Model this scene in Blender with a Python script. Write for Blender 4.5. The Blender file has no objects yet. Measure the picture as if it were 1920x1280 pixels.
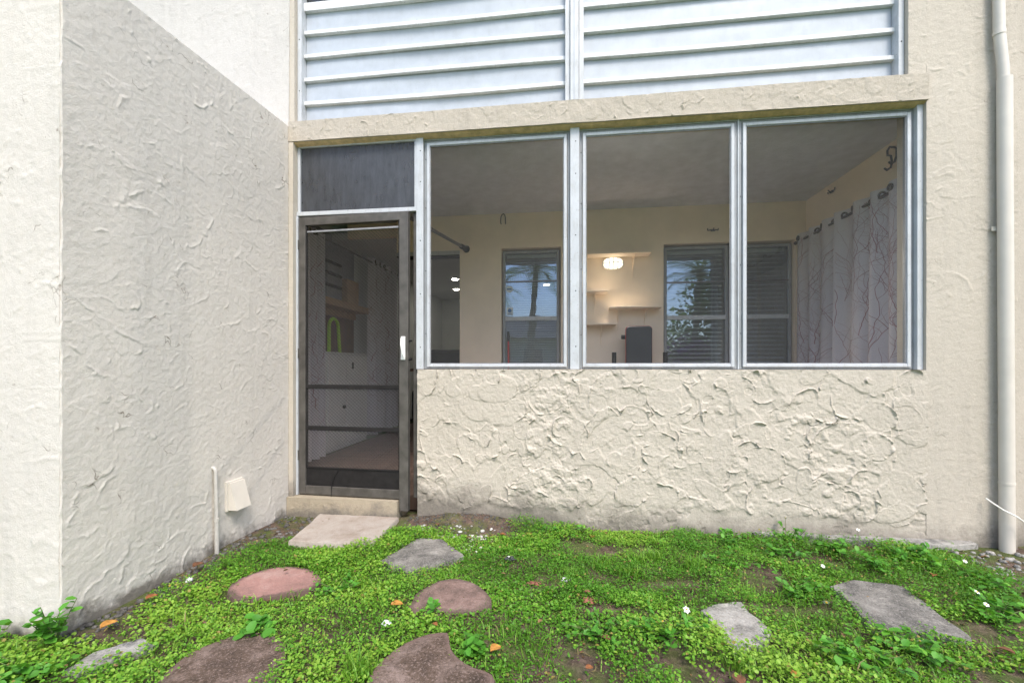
import bpy, math, random
import numpy as np
from mathutils import Vector, Matrix

R = math.radians
PI = math.pi
rng = np.random.default_rng(11)
random.seed(5)
scene = bpy.context.scene
COL = scene.collection

# ------------------------------------------------------------------ camera, sky, sun, exposure
cd = bpy.data.cameras.new('camera')
cam = bpy.data.objects.new('camera', cd)
COL.objects.link(cam)
cam.location = (1.955, -2.971, 1.09)
cam.rotation_euler = (R(90), 0, R(7.0))
cd.sensor_width = 36
cd.lens = 816 / 1920 * 36
cd.shift_y = 45 / 1920
cd.clip_start = 0.05
cd.clip_end = 500
scene.camera = cam

SUN_EL, SUN_AZ = R(53), R(25)         # azimuth from -y towards -x
sdir = Vector((math.sin(SUN_AZ) * math.cos(SUN_EL), -math.cos(SUN_AZ) * math.cos(SUN_EL), math.sin(SUN_EL)))
w = bpy.data.worlds.new('World')
scene.world = w
w.use_nodes = True
wn, wl = w.node_tree.nodes, w.node_tree.links
bg = wn['Background']
sky = wn.new('ShaderNodeTexSky')
sky.sky_type = 'NISHITA'
sky.sun_disc = False
sky.sun_elevation = SUN_EL
sky.sun_rotation = math.atan2(sdir.x, sdir.y)
sky.air_density = 1.0
sky.dust_density = 2.2
sky.ozone_density = 1.0
wl.new(sky.outputs[0], bg.inputs[0])
bg.inputs[1].default_value = 0.15

sl = bpy.data.lights.new('sun', 'SUN')
sl.energy = 1.25
sl.angle = R(19)
sl.color = (1.0, 0.94, 0.86)
so = bpy.data.objects.new('sun', sl)
so.rotation_euler = (-sdir).to_track_quat('-Z', 'Y').to_euler()
so.location = (0, -6, 12)
COL.objects.link(so)

vs = scene.view_settings
vs.view_transform = 'Standard'
vs.look = 'None'
vs.gamma = 1
vs.use_curve_mapping = False
vs.exposure = 1.36
scene.render.engine = 'CYCLES'
cy = scene.cycles
cy.use_denoising = True
cy.max_bounces = 10
cy.diffuse_bounces = 5
cy.glossy_bounces = 4
cy.transparent_max_bounces = 24
cy.sample_clamp_indirect = 6

# ------------------------------------------------------------------ noise helpers
_LAT = np.random.default_rng(99).random((256, 256)).astype(np.float32)


def vn(x, y, s=0):
    x = np.asarray(x, dtype=np.float64) + s * 17.31
    y = np.asarray(y, dtype=np.float64) + s * 9.77
    xi = np.floor(x).astype(int)
    yi = np.floor(y).astype(int)
    fx = x - xi
    fy = y - yi
    fx = fx * fx * (3 - 2 * fx)
    fy = fy * fy * (3 - 2 * fy)
    a = _LAT[xi & 255, yi & 255]
    b = _LAT[(xi + 1) & 255, yi & 255]
    c = _LAT[xi & 255, (yi + 1) & 255]
    d = _LAT[(xi + 1) & 255, (yi + 1) & 255]
    return (a * (1 - fx) + b * fx) * (1 - fy) + (c * (1 - fx) + d * fx) * fy


def fbm(x, y, s=0, o=4):
    t, a, n = 0.0, 1.0, 0.0
    for k in range(o):
        t = t + a * vn(x * 2 ** k, y * 2 ** k, s + k * 3)
        n += a
        a *= 0.5
    return t / n


def inpoly(x, y, poly):
    r = np.zeros(np.shape(x), bool)
    n = len(poly)
    for i in range(n):
        x1, y1 = poly[i]
        x2, y2 = poly[(i + 1) % n]
        c = ((y1 > y) != (y2 > y)) & (x < (x2 - x1) * (y - y1) / (y2 - y1 + 1e-12) + x1)
        r ^= c
    return r


# ------------------------------------------------------------------ materials
MATS = {}


class NT:
    def __init__(s, name):
        s.m = bpy.data.materials.new(name)
        s.m.use_nodes = True
        s.n, s.l = s.m.node_tree.nodes, s.m.node_tree.links
        s.b = s.n['Principled BSDF']
        s.out = s.n['Material Output']
        MATS[name] = s.m

    def add(s, t, **k):
        nd = s.n.new(t)
        for a, v in k.items():
            setattr(nd, a, v)
        return nd

    def set(s, nd, **k):
        for a, v in k.items():
            nd.inputs[a.replace('_', ' ')].default_value = v
        return nd

    def coord(s, scale=(1, 1, 1), which='Object'):
        tc = s.add('ShaderNodeTexCoord')
        mp = s.add('ShaderNodeMapping')
        mp.inputs['Scale'].default_value = scale
        s.l.new(tc.outputs[which], mp.inputs[0])
        return mp.outputs[0]

    def geo(s, scale=(1, 1, 1)):
        g = s.add('ShaderNodeNewGeometry')
        mp = s.add('ShaderNodeMapping')
        mp.inputs['Scale'].default_value = scale
        s.l.new(g.outputs['Position'], mp.inputs[0])
        return mp.outputs[0]

    def noise(s, vec, scale, detail=6, rough=0.6, dist=0.0):
        nd = s.add('ShaderNodeTexNoise')
        nd.inputs['Scale'].default_value = scale
        nd.inputs['Detail'].default_value = detail
        nd.inputs['Roughness'].default_value = rough
        nd.inputs['Distortion'].default_value = dist
        s.l.new(vec, nd.inputs['Vector'])
        return nd.outputs[0]

    def ramp(s, fac, stops, interp='LINEAR'):
        nd = s.add('ShaderNodeValToRGB')
        cr = nd.color_ramp
        cr.interpolation = interp
        while len(cr.elements) < len(stops):
            cr.elements.new(0.5)
        for e, (p, c) in zip(cr.elements, stops):
            e.position = p
            e.color = (*c, 1) if len(c) == 3 else c
        s.l.new(fac, nd.inputs[0])
        return nd.outputs[0]

    def rng(s, fac, a, b, c=0.0, d=1.0):
        nd = s.add('ShaderNodeMapRange')
        for i, v in enumerate((a, b, c, d)):
            nd.inputs[i + 1].default_value = v
        s.l.new(fac, nd.inputs[0])
        return nd.outputs[0]

    def mix(s, fac, a, b, bt='MIX'):
        nd = s.add('ShaderNodeMix', data_type='RGBA', blend_type=bt)
        if isinstance(fac, (int, float)):
            nd.inputs[0].default_value = fac
        else:
            s.l.new(fac, nd.inputs[0])
        for i, v in ((6, a), (7, b)):
            if isinstance(v, tuple):
                nd.inputs[i].default_value = (*v, 1)
            else:
                s.l.new(v, nd.inputs[i])
        return nd.outputs[2]

    def math(s, op, a, b):
        nd = s.add('ShaderNodeMath', operation=op)
        for i, v in ((0, a), (1, b)):
            if isinstance(v, (int, float)):
                nd.inputs[i].default_value = v
            else:
                s.l.new(v, nd.inputs[i])
        return nd.outputs[0]

    def bump(s, h, strength, dist):
        nd = s.add('ShaderNodeBump')
        nd.inputs['Strength'].default_value = strength
        nd.inputs['Distance'].default_value = dist
        s.l.new(h, nd.inputs['Height'])
        s.l.new(nd.outputs[0], s.b.inputs['Normal'])

    def col(s, c):
        if isinstance(c, tuple):
            s.b.inputs['Base Color'].default_value = (*c, 1)
        else:
            s.l.new(c, s.b.inputs['Base Color'])

    def rough(s, r):
        if isinstance(r, (int, float)):
            s.b.inputs['Roughness'].default_value = r
        else:
            s.l.new(r, s.b.inputs['Roughness'])


def simple(name, c, rough=0.5, metal=0.0, var=0.12, scale=30, bump=0.0, spec=0.5):
    t = NT(name)
    v = t.coord()
    n = t.noise(v, scale, 5)
    lo = tuple(x * (1 - var) for x in c)
    hi = tuple(min(1, x * (1 + var)) for x in c)
    t.col(t.ramp(n, [(0.3, lo), (0.7, hi)]))
    t.rough(t.rng(n, 0.3, 0.7, max(0.05, rough - 0.08), min(1, rough + 0.1)))
    t.b.inputs['Metallic'].default_value = metal
    t.b.inputs['Specular IOR Level'].default_value = spec
    if bump:
        t.bump(t.noise(v, scale * 6, 4), 0.4, bump)
    return t.m


def stucco_mat(name, c, dirt=(0.16, 0.12, 0.085), foot=0.0, crack=0.6, stain=0.5, soil=0.12, grit=0.65):
    """painted trowelled plaster: slight tonal drift, run-off streaks, old cracks, soil splash at the foot"""
    t = NT(name)
    v = t.geo()
    big = t.noise(v, 1.3, 5, 0.55)
    col = t.ramp(big, [(0.25, tuple(x * 0.93 for x in c)), (0.75, tuple(min(1, x * 1.04) for x in c))])
    vs_ = t.geo((7, 7, 0.55))
    st = t.rng(t.noise(vs_, 1.6, 6, 0.65), 0.52, 0.78, 0, stain)
    col = t.mix(st, col, tuple(x * 0.74 for x in c))
    # cracks: thin cell borders, broken up by noise
    wv = t.add('ShaderNodeVectorMath', operation='ADD')
    nz = t.add('ShaderNodeTexNoise')
    nz.inputs['Scale'].default_value = 9
    t.l.new(v, nz.inputs['Vector'])
    sc = t.add('ShaderNodeVectorMath', operation='SCALE')
    sc.inputs['Scale'].default_value = 0.22
    t.l.new(nz.outputs[1], sc.inputs[0])
    t.l.new(v, wv.inputs[0])
    t.l.new(sc.outputs[0], wv.inputs[1])
    vo = t.add('ShaderNodeTexVoronoi', feature='DISTANCE_TO_EDGE')
    vo.inputs['Scale'].default_value = 7.5
    t.l.new(wv.outputs[0], vo.inputs['Vector'])
    line = t.rng(vo.outputs['Distance'], 0.0, 0.024, 1, 0)
    gate = t.rng(t.noise(v, 6.5, 5, 0.7), 0.56, 0.66)
    col = t.mix(t.math('MULTIPLY', t.math('MULTIPLY', line, gate), crack), col, dirt)
    spk = t.rng(t.noise(v, 55, 3, 0.6), 0.72, 0.80, 0, 0.55)
    gate2 = t.rng(t.noise(v, 4.0, 3), 0.5, 0.7)
    col = t.mix(t.math('MULTIPLY', spk, gate2), col, dirt)
    # sand grain and paint flecks
    col = t.mix(t.rng(t.noise(v, 150, 4, 0.7), 0.35, 0.65, 0.0, 0.55), col, t.mix(1.0, col, (0.84, 0.83, 0.80), 'MULTIPLY'))
    col = t.mix(t.rng(t.noise(v, 22, 6, 0.7), 0.45, 0.7, 0.0, 0.5), col, t.mix(1.0, col, (0.90, 0.885, 0.86), 'MULTIPLY'))
    # splashed soil with a ragged top edge
    sep = t.add('ShaderNodeSeparateXYZ')
    t.l.new(v, sep.inputs[0])
    edge = t.math('ADD', sep.outputs[2], t.math('MULTIPLY', t.noise(v, 5, 6, 0.7), -0.42))
    if foot == 0.0:
        edge = t.math('SUBTRACT', edge, t.rng(sep.outputs[0], 2.5, 1.1, 0.0, 0.15))
    band = t.rng(edge, foot - 0.24, foot + soil - 0.24, 0.92, 0)
    col = t.mix(band, col, t.mix(t.noise(v, 60, 4), (0.09, 0.08, 0.07), (0.27, 0.24, 0.20)))
    t.col(col)
    t.rough(0.78)
    t.b.inputs['Specular IOR Level'].default_value = 0.3
    h = t.math('ADD', t.noise(v, 75, 6, 0.75), t.math('MULTIPLY', t.noise(v, 260, 3), 0.6))
    t.bump(h, grit, 0.006)
    return t.m


stucco_mat('upper_stucco', (0.555, 0.532, 0.50), foot=-9, crack=0.8, stain=0.4)  # wing paint copied darker, so the colour takes down the glare up here
stucco_mat('cream_stucco', (0.532, 0.482, 0.410), foot=0.0, crack=0.45, stain=0.40, soil=0.19)
stucco_mat('pale_stucco', (0.665, 0.622, 0.57), foot=0.03, crack=0.9, stain=0.45, soil=0.085, grit=0.5)
stucco_mat('lintel_stucco', (0.475, 0.425, 0.355), foot=-9, crack=0.5, stain=0.35)
stucco_mat('threshold_stucco', (0.40, 0.345, 0.26), foot=0.02, crack=0.7, stain=0.6, soil=0.10)


def grimy(name, c, dirt, amount, rough=0.38):
    t = NT(name)
    v = t.geo()
    base = t.ramp(t.noise(v, 9, 5), [(0.3, tuple(x * 0.90 for x in c)), (0.7, tuple(x * 1.06 for x in c))])
    run = t.rng(t.noise(t.geo((22, 22, 5)), 1.5, 7, 0.75), 0.50, 0.72, 0, amount)
    base = t.mix(run, base, dirt)
    spot = t.rng(t.noise(v, 85, 4, 0.7), 0.63, 0.70, 0, min(1, amount * 1.6))
    base = t.mix(spot, base, tuple(x * 0.5 for x in dirt))
    t.col(base)
    t.rough(t.rng(run, 0, 0.4, rough, rough + 0.25))
    t.bump(t.noise(v, 40, 4), 0.12, 0.002)


grimy('channel_aluminium', (0.28, 0.295, 0.31), (0.15, 0.13, 0.10), 0.55)
grimy('white_aluminium', (0.49, 0.51, 0.53), (0.26, 0.235, 0.20), 0.42)
grimy('louvre_sheet', (0.40, 0.437, 0.485), (0.30, 0.30, 0.29), 0.16, 0.5)
grimy('rib_paint', (0.68, 0.685, 0.69), (0.24, 0.21, 0.17), 0.35, 0.42)
simple('bronze_aluminium', (0.098, 0.091, 0.082), 0.42, 0.2, 0.30, 14, spec=0.3)
simple('dark_bronze', (0.020, 0.019, 0.019), 0.55, 0.0, 0.25, 20, spec=0.15)
simple('galvanised_mesh', (0.06, 0.058, 0.056), 0.55, 0.3, 0.2, 20)
simple('white_plastic', (0.80, 0.80, 0.78), 0.35, 0.0, 0.05, 20)
simple('cream_pipe', (0.60, 0.555, 0.49), 0.42, 0.0, 0.06, 6)
simple('conduit_paint', (0.44, 0.42, 0.385), 0.5, 0.0, 0.15, 20)
simple('sealant', (0.60, 0.44, 0.25), 0.7, 0.0, 0.25, 22, 0.004)
simple('interior_paint', (0.86, 0.73, 0.585), 0.8, 0.0, 0.04, 4, 0.002)
simple('ceiling_paint', (0.60, 0.615, 0.69), 0.85, 0.0, 0.10, 9, 0.01)
simple('white_paint', (0.72, 0.71, 0.69), 0.6, 0.0, 0.05, 6)
simple('room_paint', (0.62, 0.64, 0.62), 0.8, 0.0, 0.04, 3)
simple('black_metal', (0.012, 0.012, 0.013), 0.4, 0.3, 0.2, 20)
simple('black_leather', (0.022, 0.026, 0.034), 0.5, 0.0, 0.2, 60, 0.002)
simple('red_paint', (0.45, 0.03, 0.03), 0.4, 0.0, 0.1, 20)
simple('lime_plastic', (0.36, 0.62, 0.04), 0.45, 0.0, 0.1, 20)
simple('sofa_cloth', (0.035, 0.035, 0.04), 0.8, 0.0, 0.2, 30)
simple('table_wood', (0.14, 0.08, 0.045), 0.45, 0.0, 0.3, 12)
simple('card', (0.40, 0.27, 0.17), 0.8, 0.0, 0.15, 12)
simple('grey_cloth', (0.24, 0.245, 0.26), 0.85, 0.0, 0.2, 30)
simple('dark_cloth', (0.03, 0.03, 0.033), 0.85, 0.0, 0.2, 30)
simple('blue_cloth', (0.05, 0.12, 0.28), 0.8, 0.0, 0.2, 30)
simple('grommet_metal', (0.10, 0.09, 0.08), 0.35, 0.8, 0.2, 20)
simple('rod_metal', (0.16, 0.155, 0.16), 0.35, 0.7, 0.15, 20)
simple('blind_slat', (0.82, 0.82, 0.80), 0.5, 0.0, 0.05, 10)
simple('branch_red', (0.36, 0.22, 0.235), 0.8, 0.0, 0.25, 15)
simple('decal_white', (0.62, 0.68, 0.72), 0.5)
simple('decal_blue', (0.05, 0.16, 0.36), 0.5)
simple('trunk_bark', (0.20, 0.165, 0.13), 0.9, 0.0, 0.35, 9, 0.02)
simple('roof_shingle', (0.16, 0.15, 0.15), 0.85, 0.0, 0.25, 14, 0.01)
simple('house_paint', (0.50, 0.46, 0.42), 0.8, 0.0, 0.08, 4, 0.004)
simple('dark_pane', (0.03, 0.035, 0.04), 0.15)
simple('daisy_petal', (0.82, 0.82, 0.78), 0.6, 0, 0.05)
simple('daisy_eye', (0.75, 0.45, 0.03), 0.7, 0, 0.1)
simple('foil', (0.10, 0.105, 0.11), 0.3, 0.6, 0.5, 60)
simple('paper', (0.78, 0.78, 0.78), 0.7, 0, 0.06, 60)
simple('brick_bit', (0.27, 0.10, 0.07), 0.85, 0, 0.25, 60, 0.003)
simple('dry_leaf', (0.26, 0.095, 0.03), 0.6, 0, 0.55, 45)
simple('brown_leaf', (0.15, 0.065, 0.03), 0.7, 0, 0.45, 45)
simple('yellow_leaf', (0.42, 0.20, 0.04), 0.6, 0, 0.35, 45)
simple('stem', (0.09, 0.13, 0.03), 0.7, 0, 0.3, 40)
simple('pebble_stone', (0.46, 0.45, 0.42), 0.8, 0, 0.5, 25)
simple('cord_white', (0.70, 0.68, 0.62), 0.6)


def fabric():
    t = NT('curtain_linen')
    v = t.coord((1, 1, 1))
    n = t.noise(t.coord((60, 60, 300)), 3.0, 4)
    n2 = t.noise(t.coord((300, 300, 40)), 3.0, 4)
    c = t.ramp(t.math('MULTIPLY', t.math('ADD', n, n2), 0.5), [(0.35, (0.56, 0.54, 0.585)), (0.65, (0.76, 0.74, 0.78))])
    t.col(c)
    t.rough(0.9)
    tr = t.add('ShaderNodeBsdfTranslucent')
    t.l.new(c, tr.inputs[0])
    mx = t.add('ShaderNodeMixShader')
    mx.inputs[0].default_value = 0.3
    t.l.new(t.b.outputs[0], mx.inputs[1])
    t.l.new(tr.outputs[0], mx.inputs[2])
    t.l.new(mx.outputs[0], t.out.inputs[0])


fabric()


def screen_mat(name, c, cover, sheen=0.0, streak=0.0):
    """woven insect screen: the weave is far finer than a pixel, so it is a partial cover"""
    t = NT(name)
    v = t.coord()
    n = t.noise(t.coord((1, 1, 0.25)), 26, 6, 0.7)
    t.col(t.mix(t.rng(n, 0.35, 0.75), c, tuple(min(1, x * (1 + streak)) for x in c)))
    t.rough(0.42)
    t.b.inputs['Specular IOR Level'].default_value = sheen
    tr = t.add('ShaderNodeBsdfTransparent')
    mx = t.add('ShaderNodeMixShader')
    wv = t.noise(t.coord((1, 1, 1)), 3.5, 5, 0.6)
    t.l.new(t.rng(wv, 0.3, 0.75, cover - 0.04, cover + 0.06), mx.inputs[0])
    t.l.new(tr.outputs[0], mx.inputs[1])
    t.l.new(t.b.outputs[0], mx.inputs[2])
    t.l.new(mx.outputs[0], t.out.inputs[0])
    t.m.use_transparent_shadow = True


screen_mat('insect_screen', (0.13, 0.13, 0.13), 0.17)
screen_mat('door_screen', (0.02, 0.02, 0.022), 0.14)
screen_mat('transom_screen', (0.034, 0.037, 0.043), 0.80, 0.5, 1.2)  # bluish glare is put into colour and cover; the streaks are dirt


def glass(name, refl, tint=(0.9, 0.93, 0.92)):
    t = NT(name)
    gl = t.add('ShaderNodeBsdfGlossy')
    gl.inputs['Roughness'].default_value = 0.0
    gl.inputs['Color'].default_value = (0.46, 0.62, 0.86, 1)  # sky blue is painted into the reflections through this gloss tint
    tr = t.add('ShaderNodeBsdfTransparent')
    tr.inputs[0].default_value = (*tint, 1)
    fr = t.add('ShaderNodeFresnel')
    fr.inputs[0].default_value = 1.5
    mx = t.add('ShaderNodeMixShader')
    t.l.new(t.math('ADD', fr.outputs[0], refl), mx.inputs[0])
    t.l.new(tr.outputs[0], mx.inputs[1])
    t.l.new(gl.outputs[0], mx.inputs[2])
    t.l.new(mx.outputs[0], t.out.inputs[0])
    # old panes are never quite flat
    bp = t.add('ShaderNodeBump')
    bp.inputs['Strength'].default_value = 0.08
    bp.inputs['Distance'].default_value = 0.02
    t.l.new(t.noise(t.geo(), 2.2, 2), bp.inputs['Height'])
    t.l.new(bp.outputs[0], gl.inputs['Normal'])


glass('window_glass', 0.22)


def emis(name, c, s):
    t = NT(name)
    t.col(c)
    t.b.inputs['Emission Color'].default_value = (*c, 1)
    t.b.inputs['Emission Strength'].default_value = s


emis('lamp_glow', (1.0, 0.93, 0.74), 1.0)
emis('downlight_glow', (1.0, 0.93, 0.80), 30.0)


def stone_mat(name, base, dark, light, speck=0.5, blotch=0.6, scale=1.0, rim=None):
    t = NT(name)
    v = t.geo()
    c = t.ramp(t.noise(v, 7 * scale, 8, 0.7), [(0.32, dark), (0.5, base), (0.72, light)])
    bl = t.rng(t.noise(v, 4.5 * scale, 7, 0.75, 0.6), 0.5, 0.62, 0, blotch)
    c = t.mix(bl, c, dark)
    sp = t.rng(t.noise(v, 105, 5, 0.8), 0.52, 0.62, 0, speck)
    c = t.mix(sp, c, light)
    sp2 = t.rng(t.noise(v, 120, 5, 0.8), 0.53, 0.64, 0, speck)
    c = t.mix(sp2, c, tuple(x * 0.45 for x in dark))
    if rim:
        at = t.add('ShaderNodeAttribute', attribute_name='edge')
        e = t.math('ADD', at.outputs['Fac'], t.math('MULTIPLY', t.noise(v, 16, 7, 0.75), 0.55))
        c = t.mix(t.rng(e, 1.10, 1.22, 0, 0.85), c, t.mix(t.noise(v, 90, 4, 0.8), rim, tuple(x * 1.9 for x in rim)))
    t.col(t.mix(1.0, c, (0.66, 0.64, 0.605), 'MULTIPLY'))
    t.rough(0.9)
    t.b.inputs['Specular IOR Level'].default_value = 0.2
    t.bump(t.noise(v, 110, 6, 0.7), 0.7, 0.006)


stone_mat('pale_paver', (0.56, 0.505, 0.465), (0.40, 0.33, 0.28), (0.64, 0.60, 0.57), 0.3, 0.3)
stone_mat('grey_paver', (0.29, 0.28, 0.265), (0.095, 0.095, 0.093), (0.58, 0.565, 0.54), 0.6, 0.6)
stone_mat('pink_paver', (0.50, 0.29, 0.265), (0.36, 0.22, 0.20), (0.62, 0.44, 0.41), 0.3, 0.3, 1.0, (0.10, 0.075, 0.065))
stone_mat('rose_paver', (0.33, 0.225, 0.20), (0.14, 0.105, 0.09), (0.48, 0.37, 0.34), 0.5, 0.45, 1.0, (0.12, 0.09, 0.075))
stone_mat('brown_paver', (0.165, 0.118, 0.092), (0.075, 0.056, 0.045), (0.44, 0.34, 0.31), 0.75, 0.35, 1.0, (0.17, 0.12, 0.105))
stone_mat('chalky_paver', (0.52, 0.51, 0.49), (0.22, 0.215, 0.205), (0.72, 0.71, 0.69), 0.45, 0.7, 1.5)
stone_mat('lichen_rim', (0.14, 0.10, 0.09), (0.07, 0.055, 0.05), (0.27, 0.20, 0.18), 0.5, 0.5)
stone_mat('white_concrete', (0.46, 0.455, 0.44), (0.10, 0.105, 0.11), (0.66, 0.65, 0.63), 0.4, 0.8, 1.4)
stone_mat('dark_rubble', (0.16, 0.155, 0.15), (0.06, 0.06, 0.06), (0.36, 0.35, 0.34), 0.5, 0.5)


def ground_mat():
    t = NT('soil')
    v = t.geo()
    c = t.ramp(t.noise(v, 14, 8, 0.75), [(0.3, (0.045, 0.032, 0.026)), (0.5, (0.12, 0.083, 0.064)), (0.75, (0.25, 0.18, 0.145))])
    lit = t.rng(t.noise(v, 90, 4, 0.7), 0.57, 0.68, 0, 0.8)
    c = t.mix(lit, c, (0.30, 0.23, 0.17))
    g = t.rng(t.noise(v, 5, 5, 0.6), 0.42, 0.6, 0, 0.6)
    c = t.mix(g, c, t.mix(t.noise(v, 80, 4), (0.04, 0.09, 0.012), (0.12, 0.20, 0.03)))
    sep = t.add('ShaderNodeSeparateXYZ')
    t.l.new(v, sep.inputs[0])
    far = t.rng(sep.outputs[1], -2.6, -4.2)
    c = t.mix(far, c, t.mix(t.noise(v, 30, 6, 0.7), (0.04, 0.095, 0.012), (0.13, 0.23, 0.035)))
    t.col(c)
    t.rough(0.95)
    t.b.inputs['Specular IOR Level'].default_value = 0.15
    t.bump(t.noise(v, 60, 8, 0.75), 0.9, 0.02)


ground_mat()


def leaf_mat(name, stops, trans=0.35):
    t = NT(name)
    at = t.add('ShaderNodeAttribute', attribute_name='tone')
    c = t.ramp(at.outputs['Fac'], stops)
    t.col(c)
    t.rough(0.5)
    t.b.inputs['Specular IOR Level'].default_value = 0.35
    tr = t.add('ShaderNodeBsdfTranslucent')
    t.l.new(c if name.startswith('bougain') else t.mix(0.5, c, (0.25, 0.5, 0.02)), tr.inputs[0])
    mx = t.add('ShaderNodeMixShader')
    mx.inputs[0].default_value = trans
    t.l.new(t.b.outputs[0], mx.inputs[1])
    t.l.new(tr.outputs[0], mx.inputs[2])
    t.l.new(mx.outputs[0], t.out.inputs[0])


leaf_mat('clover_leaf', [(0.0, (0.32, 0.25, 0.07)), (0.05, (0.07, 0.19, 0.012)), (0.4, (0.084, 0.240, 0.020)), (0.75, (0.145, 0.345, 0.028)), (1.0, (0.26, 0.43, 0.05))])
leaf_mat('grass_blade', [(0.0, (0.28, 0.22, 0.10)), (0.15, (0.08, 0.20, 0.02)), (0.6, (0.15, 0.33, 0.03)), (1.0, (0.28, 0.42, 0.07))])
leaf_mat('weed_leaf', [(0.0, (0.05, 0.17, 0.02)), (0.6, (0.10, 0.32, 0.035)), (1.0, (0.19, 0.44, 0.05))])
leaf_mat('tree_leaf', [(0.0, (0.04, 0.09, 0.015)), (0.6, (0.10, 0.22, 0.03)), (1.0, (0.20, 0.32, 0.06))], 0.55)
leaf_mat('palm_leaf', [(0.0, (0.05, 0.11, 0.02)), (1.0, (0.15, 0.27, 0.06))], 0.5)
leaf_mat('bougainvillea_leaf', [(0.0, (0.03, 0.07, 0.02)), (0.45, (0.06, 0.10, 0.03)), (0.5, (0.26, 0.02, 0.30)), (1.0, (0.50, 0.08, 0.58))], 0.4)

# ------------------------------------------------------------------ mesh builder
ORIGIN = {}


class MB:
    def __init__(s):
        s.v, s.f = [], []

    def box(s, a, b):
        (x0, y0, z0), (x1, y1, z1) = a, b
        x0, x1 = sorted((x0, x1))
        y0, y1 = sorted((y0, y1))
        z0, z1 = sorted((z0, z1))
        n = len(s.v)
        s.v += [(x0, y0, z0), (x1, y0, z0), (x1, y1, z0), (x0, y1, z0), (x0, y0, z1), (x1, y0, z1), (x1, y1, z1), (x0, y1, z1)]
        s.f += [tuple(n + i for i in q) for q in ((3, 2, 1, 0), (4, 5, 6, 7), (0, 1, 5, 4), (1, 2, 6, 5), (2, 3, 7, 6), (3, 0, 4, 7))]
        return s

    def tube(s, pts, r, n=8, cap=True):
        pts = [Vector(p) for p in pts]
        rs = r if isinstance(r, (list, tuple)) else [r] * len(pts)
        k0 = len(s.v)
        up = None
        for i, p in enumerate(pts):
            a = pts[max(i - 1, 0)]
            b = pts[min(i + 1, len(pts) - 1)]
            d = (b - a).normalized()
            if up is None:
                up = Vector((0, 0, 1)) if abs(d.z) < 0.9 else Vector((1, 0, 0))
            x = d.cross(up).normalized()
            up = x.cross(d).normalized()
            for j in range(n):
                q = p + (x * math.cos(2 * PI * j / n) + up * math.sin(2 * PI * j / n)) * rs[i]
                s.v.append(tuple(q))
        for i in range(len(pts) - 1):
            for j in range(n):
                a = k0 + i * n + j
                b = k0 + i * n + (j + 1) % n
                s.f.append((a, b, b + n, a + n))
        if cap:
            s.f.append(tuple(k0 + j for j in range(n))[::-1])
            s.f.append(tuple(k0 + (len(pts) - 1) * n + j for j in range(n)))
        return s

    def prism(s, poly, z0, z1, inset=0.0, drop=0.0):
        """vertical prism over an xy outline, optional worn (inset, dropped) rim"""
        n = len(poly)
        k = len(s.v)
        cx = sum(p[0] for p in poly) / n
        cy_ = sum(p[1] for p in poly) / n
        s.v += [(p[0], p[1], z0) for p in poly]
        s.v += [(p[0], p[1], z1 - drop) for p in poly]
        rings = [k, k + n]
        if inset:
            s.v += [(cx + (p[0] - cx) * (1 - inset), cy_ + (p[1] - cy_) * (1 - inset), z1) for p in poly]
            rings.append(k + 2 * n)
        for a, b in zip(rings, rings[1:]):
            for i in range(n):
                j = (i + 1) % n
                s.f.append((a + i, a + j, b + j, b + i))
        s.f.append(tuple(range(k, k + n))[::-1])
        s.f.append(tuple(range(rings[-1], rings[-1] + n)))
        return s

    def quad(s, *p):
        n = len(s.v)
        s.v += [tuple(q) for q in p]
        s.f.append(tuple(range(n, n + len(p))))
        return s

    def sphere(s, c, r, nu=10, nv=6):
        rx, ry, rz = r if isinstance(r, tuple) else (r, r, r)
        k = len(s.v)
        for i in range(nv + 1):
            th = PI * i / nv
            for j in range(nu):
                ph = 2 * PI * j / nu
                s.v.append((c[0] + rx * math.sin(th) * math.cos(ph), c[1] + ry * math.sin(th) * math.sin(ph), c[2] + rz * math.cos(th)))
        for i in range(nv):
            for j in range(nu):
                a = k + i * nu + j
                b = k + i * nu + (j + 1) % nu
                s.f.append((a, a + nu, b + nu, b))
        return s


def mesh_np(name, V, F=None, tris=None, quads=None, mat=None, smooth=True, tone=None):
    me = bpy.data.meshes.new(name)
    V = np.ascontiguousarray(V, dtype=np.float32)
    P = []
    for arr, k in ((tris, 3), (quads, 4)):
        if arr is not None and len(arr):
            P.append((np.asarray(arr, dtype=np.int32), k))
    nl = sum(a.size for a, k in P)
    npoly = sum(len(a) for a, k in P)
    me.vertices.add(len(V))
    me.vertices.foreach_set('co', V.ravel())
    me.loops.add(nl)
    me.polygons.add(npoly)
    me.loops.foreach_set('vertex_index', np.concatenate([a.ravel() for a, k in P]))
    st, tot, o = [], [], 0
    for a, k in P:
        st.append(o + np.arange(len(a)) * k)
        tot.append(np.full(len(a), k))
        o += a.size
    me.polygons.foreach_set('loop_start', np.concatenate(st).astype(np.int32))
    me.polygons.foreach_set('loop_total', np.concatenate(tot).astype(np.int32))
    me.update(calc_edges=True)
    me.polygons.foreach_set('use_smooth', np.full(npoly, smooth))
    if tone is not None:
        at = me.attributes.new('tone', 'FLOAT', 'POINT')
        at.data.foreach_set('value', np.asarray(tone, dtype=np.float32))
    if mat:
        me.materials.append(MATS[mat])
    return me


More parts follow.
